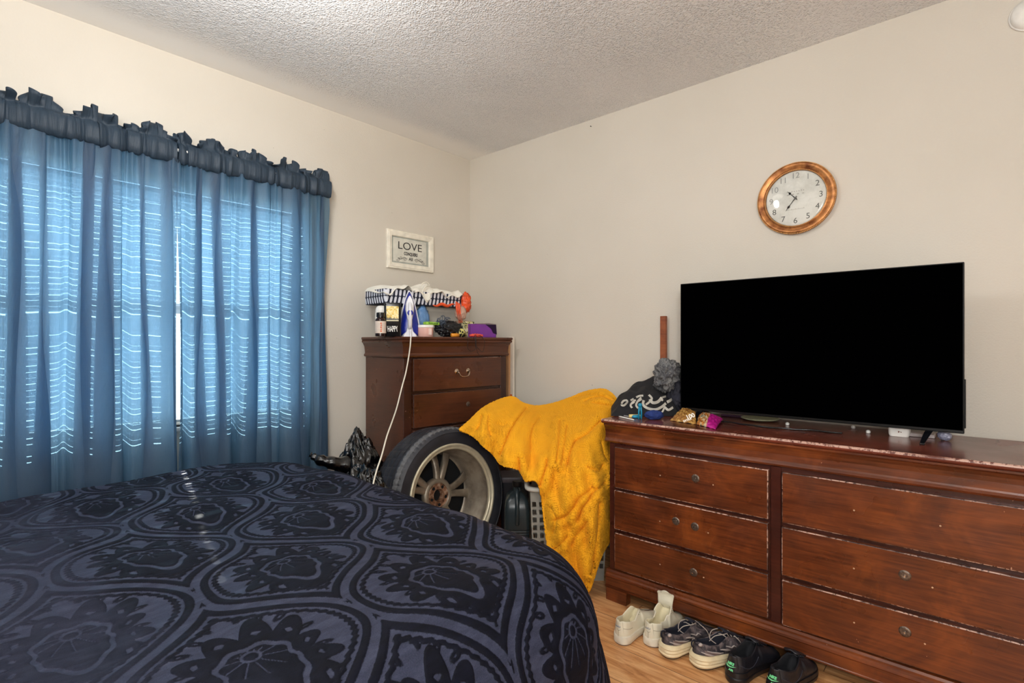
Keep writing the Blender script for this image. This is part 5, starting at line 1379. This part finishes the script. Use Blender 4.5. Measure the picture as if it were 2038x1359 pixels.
    # overlay panels: thin raised patches
    for nm, t0, t1, s0, s1, m_ in cfg.get('patch', []):
        for sg in (-1, 1):
            n1, n2 = 14, 8; g = np.zeros((n1, n2, 3))
            for i in range(n1):
                for j in range(n2):
                    tt = t0[0]+(t1[0]-t0[0])*i/(n1-1); lo = t0[1]+(t1[1]-t0[1])*i/(n1-1); hi = s0+(s1-s0)*i/(n1-1)
                    p = surf(tt, sg*(1-(lo+(hi-lo)*j/(n2-1)))); c = Vector((p.x, cy[int(np.argmin(np.abs(TS-tt)))], p.z-.02)); d_ = (p-c); d_.x = -.3 if tt < .05 else 0
                    g[i, j] = p+d_.normalized()*.0016
            grid_mesh(nm, g, [m_], t_, solid=.0012)
    # tongue
    tl = cfg['tongue']; n1, n2 = 22, 13; g = np.zeros((n1, n2, 3))
    ctl = crom([Vector((x, 0, z)) for x, z in tl['pts']], 8); 
    for i in range(n1):
        s_ = i/(n1-1); c = ctl[int(s_*(len(ctl)-1))]; hw_ = tl['w0']+(tl['w1']-tl['w0'])*s_; hw_ *= math.sqrt(max(0, 1-max(0, (s_-.86)/.14)**2*.75))
        for j in range(n2):
            a_ = (j/(n2-1)*2-1); g[i, j] = (c.x+.004*a_*a_, .004*side+hw_*a_, c.z-.006*a_*a_)
    grid_mesh('tongue', g, [tl['m']], t_, solid=.005)
    # laces
    if cfg.get('laces'):
        lc = cfg['laces']; 
        for k in range(lc['n']):
            tt = lc['t0']+(lc['t1']-lc['t0'])*k/(lc['n']-1)
            pa_, pb_ = surf(tt, .16), surf(tt+lc.get('dx', .02), -.16); mid = (pa_+pb_)/2+Vector((0, 0, lc.get('rise', .008)))
            bm = BM(); tube(bm, crom([pa_, pa_.lerp(mid, .6)+Vector((0, 0, .003)), mid, mid.lerp(pb_, .4)+Vector((0, 0, .003)), pb_], 5), .0018, 6); obj('lace', bm, [lc['m']], t_, smooth=True)
        for pts in lc.get('loops', []):
            bm = BM(); tube(bm, crom([Vector(p) for p in pts], 8), .0017, 6); obj('lace', bm, [lc['m']], t_, smooth=True)
    if cfg.get('extra'): cfg['extra'](t_, surf, G, side)
    return t_
LW = M('off_white_leather', (226, 220, 198), .45, .05, 12, bump=.12, bscale=80); LWL = M('cream_lining', (214, 204, 172), .8, .08); WS = M('white_rubber', (222, 216, 198), .55, .06, 30)
def lf(a, b): return lambda t: a+(b-a)*t
BKR = M('black_rubber', (18, 17, 18), .6)
def seam_white(t_, surf, G, side):
    sm = M('seam_grey', (150, 138, 110), .7)
    x0 = float(G[0, 5, 0])
    bm = BM(); zc = [.036, .05, .064]; 
    pts = [Vector((-.0052, .0, z)) for z in (.038, .050, .062)]; tube(bm, pts, .0006, 5)
    obj('heel_seam', bm, [sm], t_)
    bm = BM()
    pts = [surf(t, s_)+Vector((-.0006, 0, 0))+Vector((0, math.copysign(.0008, s_), 0)) for t, s_ in ((.20, .44), (.12, .44), (.06, .42), (.03, .40))]+[Vector((-.0052, 0, .062))]+[surf(t, s_)+Vector((-.0006, math.copysign(.0008, s_), 0)) for t, s_ in ((.03, -.40), (.06, -.42), (.12, -.44), (.20, -.44))]
    tube(bm, crom(pts, 4), .0007, 5); obj('collar_seam', bm, [sm], t_)
    # worn heel mark
    text('heel_mark', 'NIKE', .010, M('faded_blue_print', (110, 124, 150), .7), t_, T((-.0062, 0, .078), rz=-PI/2, rx=PI/2), .0004)
    bm = BM(); 
    for k in range(5):
        for sg in (-1, 1):
            p = surf(.44+k*.045, sg*.10); bmesh.ops.create_uvsphere(bm, u_segments=8, v_segments=6, radius=.0019, matrix=T(p))
    obj('eyelets', bm, [M('eyelet_dark', (120, 112, 90), .7)], t_)
white_cfg = dict(L=.285, W=1.06, sh=lf(.036, .028), bulge=.05,
    sole=[('midsole', [.004, .007, lf(.030, .022), lf(.037, .029), lf(.039, .031)], [.001, .004, .0045, .003, -.002], WS), ('outsole', [0, .005], [-.001, .001], M('tan_gum', (110, 100, 92), .7))],
    collar=([0, .05, .16, .30, .42, .50, .62, .8, .94, 1.0], [.094, .094, .086, .076, .092, .100, .080, .058, .046, .038]),
    open=([0, .028, .06, .14, .30, .42, .50, .58, .60], [0, 0, .017, .025, .026, .020, .016, .010, 0]),
    up=LW, lin=LWL, tongue=dict(pts=[(.20, .072), (.17, .088), (.145, .108), (.135, .125)], w0=.018, w1=.024, m=LW), extra=seam_white)
wc1 = dict(white_cfg); wc1['tongue'] = dict(pts=[(.20, .066), (.17, .066), (.14, .056), (.115, .048)], w0=.018, w1=.022, m=LWL)
wc2 = dict(white_cfg); wc2['collar'] = ([0, .05, .16, .30, .42, .50, .62, .8, .94, 1.0], [.094, .094, .088, .080, .108, .122, .084, .058, .046, .038])
wc2['tongue'] = dict(pts=[(.195, .070), (.165, .095), (.150, .125), (.154, .158), (.150, .176)], w0=.024, w1=.040, m=LW)
wc2['open'] = ([0, .028, .06, .14, .30, .42, .50, .58, .60], [0, 0, .018, .027, .031, .029, .024, .012, 0])
def heelpos(px, py): q = onZ(px, py, 0); return (q.x, q.y)
PA, PB = heelpos(1232, 1283), heelpos(1291, 1287)
shoe('off white low leather trainer standing leftmost, heel towards the bed', PA, math.radians(-2), wc1, 1, 'shoes in front of the dresser')
shoe('off white leather trainer with its tall tongue pulled up', PB, math.radians(2), wc2, -1, 'shoes in front of the dresser')
# grey runners with thick cream soles
GU = NT('grey_runner_mesh'); o_ = GU.obj(); n_ = GU.noise(o_, 26, 3, .6, 1.5)
GU.bsdf(Base_Color=GU.ramp(n_, [(.36, lin((28, 28, 38))), (.5, lin((66, 60, 64))), (.62, lin((112, 100, 100)))]), Roughness=.7)
GP1 = M('taupe_overlay', (116, 98, 94), .55, .15, 40); GP2 = M('pale_grey_piping', (178, 166, 160), .5, .1); NV = M('navy_lining', (22, 24, 38), .85, .2, 30); CRS = M('cream_foam', (226, 210, 172), .6, .08, 30, bump=.1)
def run_extra(t_, surf, G, side):
    for sg in (-1, 1):
        for k, (tA, sA_, tB, sB_) in enumerate(((.03, .62, .20, .84), (.10, .42, .34, .72), (.30, .36, .46, .70), (.40, .34, .56, .72))):
            bm = BM(); pts = [surf(tA+(tB-tA)*i/5, sg*(sA_+(sB_-sA_)*i/5))+Vector((0, sg*.0022, 0)) for i in range(6)]; tube(bm, crom(pts, 3), [.0012+.0018*math.sin(PI*i/15) for i in range(16)], 6); obj('side_piping', bm, [GP2], t_, smooth=True)
    bm = BM(); tube(bm, crom([(-.006, 0, .078), (-.016, 0, .090), (-.014, 0, .104), (-.002, 0, .106), (.004, 0, .094)], 6), .0032, 8); obj('pull_loop', bm, [NV], t_, smooth=True)
    for sg in (-1, 1):
        bm = BM(); bmesh.ops.create_uvsphere(bm, u_segments=12, v_segments=8, radius=.009, matrix=T((.012, sg*.017, .093), s=(1, .8, .7))); obj('heel_pad', bm, [GP2], t_, smooth=True)
run_cfg = dict(L=.292, W=1.08, sh=lf(.056, .030), bulge=.06,
    sole=[('midsole', [.010, lf(.018, .012), lf(.024, .016), lf(.030, .020), lf(.038, .023), lf(.043, .026), lf(.056, .032), lf(.058, .033)], [.006, .010, .0075, .0105, .008, .0105, .006, -.002], CRS), ('outsole', [0, .004, .012], [-.006, .002, .005], BKR)],
    collar=([0, .05, .16, .30, .42, .50, .62, .8, .94, 1.0], [.098, .098, .086, .082, .094, .100, .088, .062, .047, .040]),
    open=([0, .03, .06, .14, .30, .42, .50, .56, .60], [0, 0, .016, .023, .024, .020, .016, .006, 0]),
    up=GU.m, lin=NV, patch=[('toe_overlay', (.78, .0), (.97, .0), .55, .6, GP1), ('heel_overlay', (.06, .10), (.30, .05), .55, .30, GP1)],
    tongue=dict(pts=[(.21, .080), (.175, .096), (.148, .112), (.132, .118)], w0=.018, w1=.022, m=NV),
    laces=dict(n=6, t0=.46, t1=.70, m=M('pale_lace', (176, 164, 154), .7), loops=[[(.16, .02, .105), (.12, .03, .10), (.09, .012, .085), (.10, -.01, .072)], [(.155, -.02, .108), (.125, -.028, .112), (.10, -.005, .10), (.085, .01, .076)], [(.17, .0, .105), (.19, -.04, .08), (.20, -.05, .05)]]), extra=run_extra)
PC, PD = heelpos(1322, 1308), heelpos(1383, 1328)
shoe('grey running shoe with thick cream sole, partly hidden behind its mate', PC, math.radians(-20), run_cfg, 1, 'shoes in front of the dresser')
shoe('grey running shoe with thick cream sole nearest the middle of the row', PD, math.radians(-23), run_cfg, -1, 'shoes in front of the dresser')
# black trainers with mint heel marks
BU = M('black_leather', (26, 27, 34), .42, .15, 16, bump=.12, bscale=60); BLN = M('black_lining', (12, 13, 20), .8, .2); MINT = M('mint_print', (120, 224, 160), .5, .04)
def swoosh_extra(t_, surf, G, side):
    text('heel_logo', 'NIKE', .0135, MINT, t_, T((-.0085, 0, .0815), rz=-PI/2, rx=PI/2-.12), .0006, wid=.026, bold=.0007, shear=.25)
    bm = BM(); pts = []
    up_ = [(-.019, .006), (-.012, -.001), (-.002, -.003), (.010, -.001), (.022, .003)]; lo_ = [(-.019, .006), (-.015, -.005), (-.004, -.008), (.010, -.004), (.022, .003)]
    U_ = [bm.verts.new((-.0088, -x, .0745+z)) for x, z in up_]; L_ = [bm.verts.new((-.0088, -x, .0745+z)) for x, z in lo_]
    for k in range(4):
        q = []
        for v_ in (U_[k], U_[k+1], L_[k+1], L_[k]): q.append(v_)
        bm.faces.new(q)
    bmesh.ops.solidify(bm, geom=bm.faces[:], thickness=.001); bmesh.ops.remove_doubles(bm, verts=bm.verts, dist=1e-6); obj('heel_logo_tick', bm, [MINT], t_)
    text('heel_logo', 'AIR', .010, MINT, t_, T((-.0092, 0, .0585), rz=-PI/2, rx=PI/2-.1), .0006, wid=.019, bold=.0005, shear=.25)
    for sg in (-1, 1):
        bm = BM(); pts = [surf(.05+.40*i/9, sg*(.45+.28*math.sin(PI*i/9)))+Vector((0, sg*.0010, 0)) for i in range(10)]; tube(bm, crom(pts, 3), .0010, 5); obj('side_seam', bm, [M('grey_blue_seam', (60, 64, 78), .5)], t_, smooth=True)
black_cfg = dict(L=.292, W=1.08, sh=lf(.048, .030), bulge=.10,
    sole=[('midsole', [.006, lf(.012, .010), lf(.026, .018), lf(.030, .020), lf(.034, .022), lf(.050, .032), lf(.051, .033)], [.002, .005, .006, .003, .006, .004, -.002], M('black_midsole', (20, 20, 25), .4)), ('outsole', [0, .008], [-.002, .004], BKR)],
    collar=([0, .05, .16, .30, .42, .50, .62, .8, .94, 1.0], [.104, .104, .092, .084, .096, .104, .092, .064, .048, .040]),
    open=([0, .035, .07, .14, .30, .42, .50, .56, .60], [0, 0, .015, .023, .026, .022, .016, .006, 0]),
    up=BU, lin=BLN, tongue=dict(pts=[(.21, .084), (.175, .102), (.148, .118), (.128, .122)], w0=.020, w1=.026, m=BU),
    laces=dict(n=5, t0=.48, t1=.68, m=M('black_lace', (38, 40, 48), .6)), extra=swoosh_extra)
def heelat(px, py, z):
    q = onZ(px, py, z); return (q.x, q.y)
PE, PF = heelat(1462, 1322, .073), heelat(1538, 1346, .073)
PE = (PE[0]-.01, PE[1]+.006); PF = (PF[0]-.01, PF[1]-.006)
shoe('black trainer with mint heel print, the left one of the black pair', PE, math.radians(-12), black_cfg, 1, 'shoes in front of the dresser')
shoe('black trainer with mint heel print, rightmost shoe of the row', PF, math.radians(-8), black_cfg, -1, 'shoes in front of the dresser')
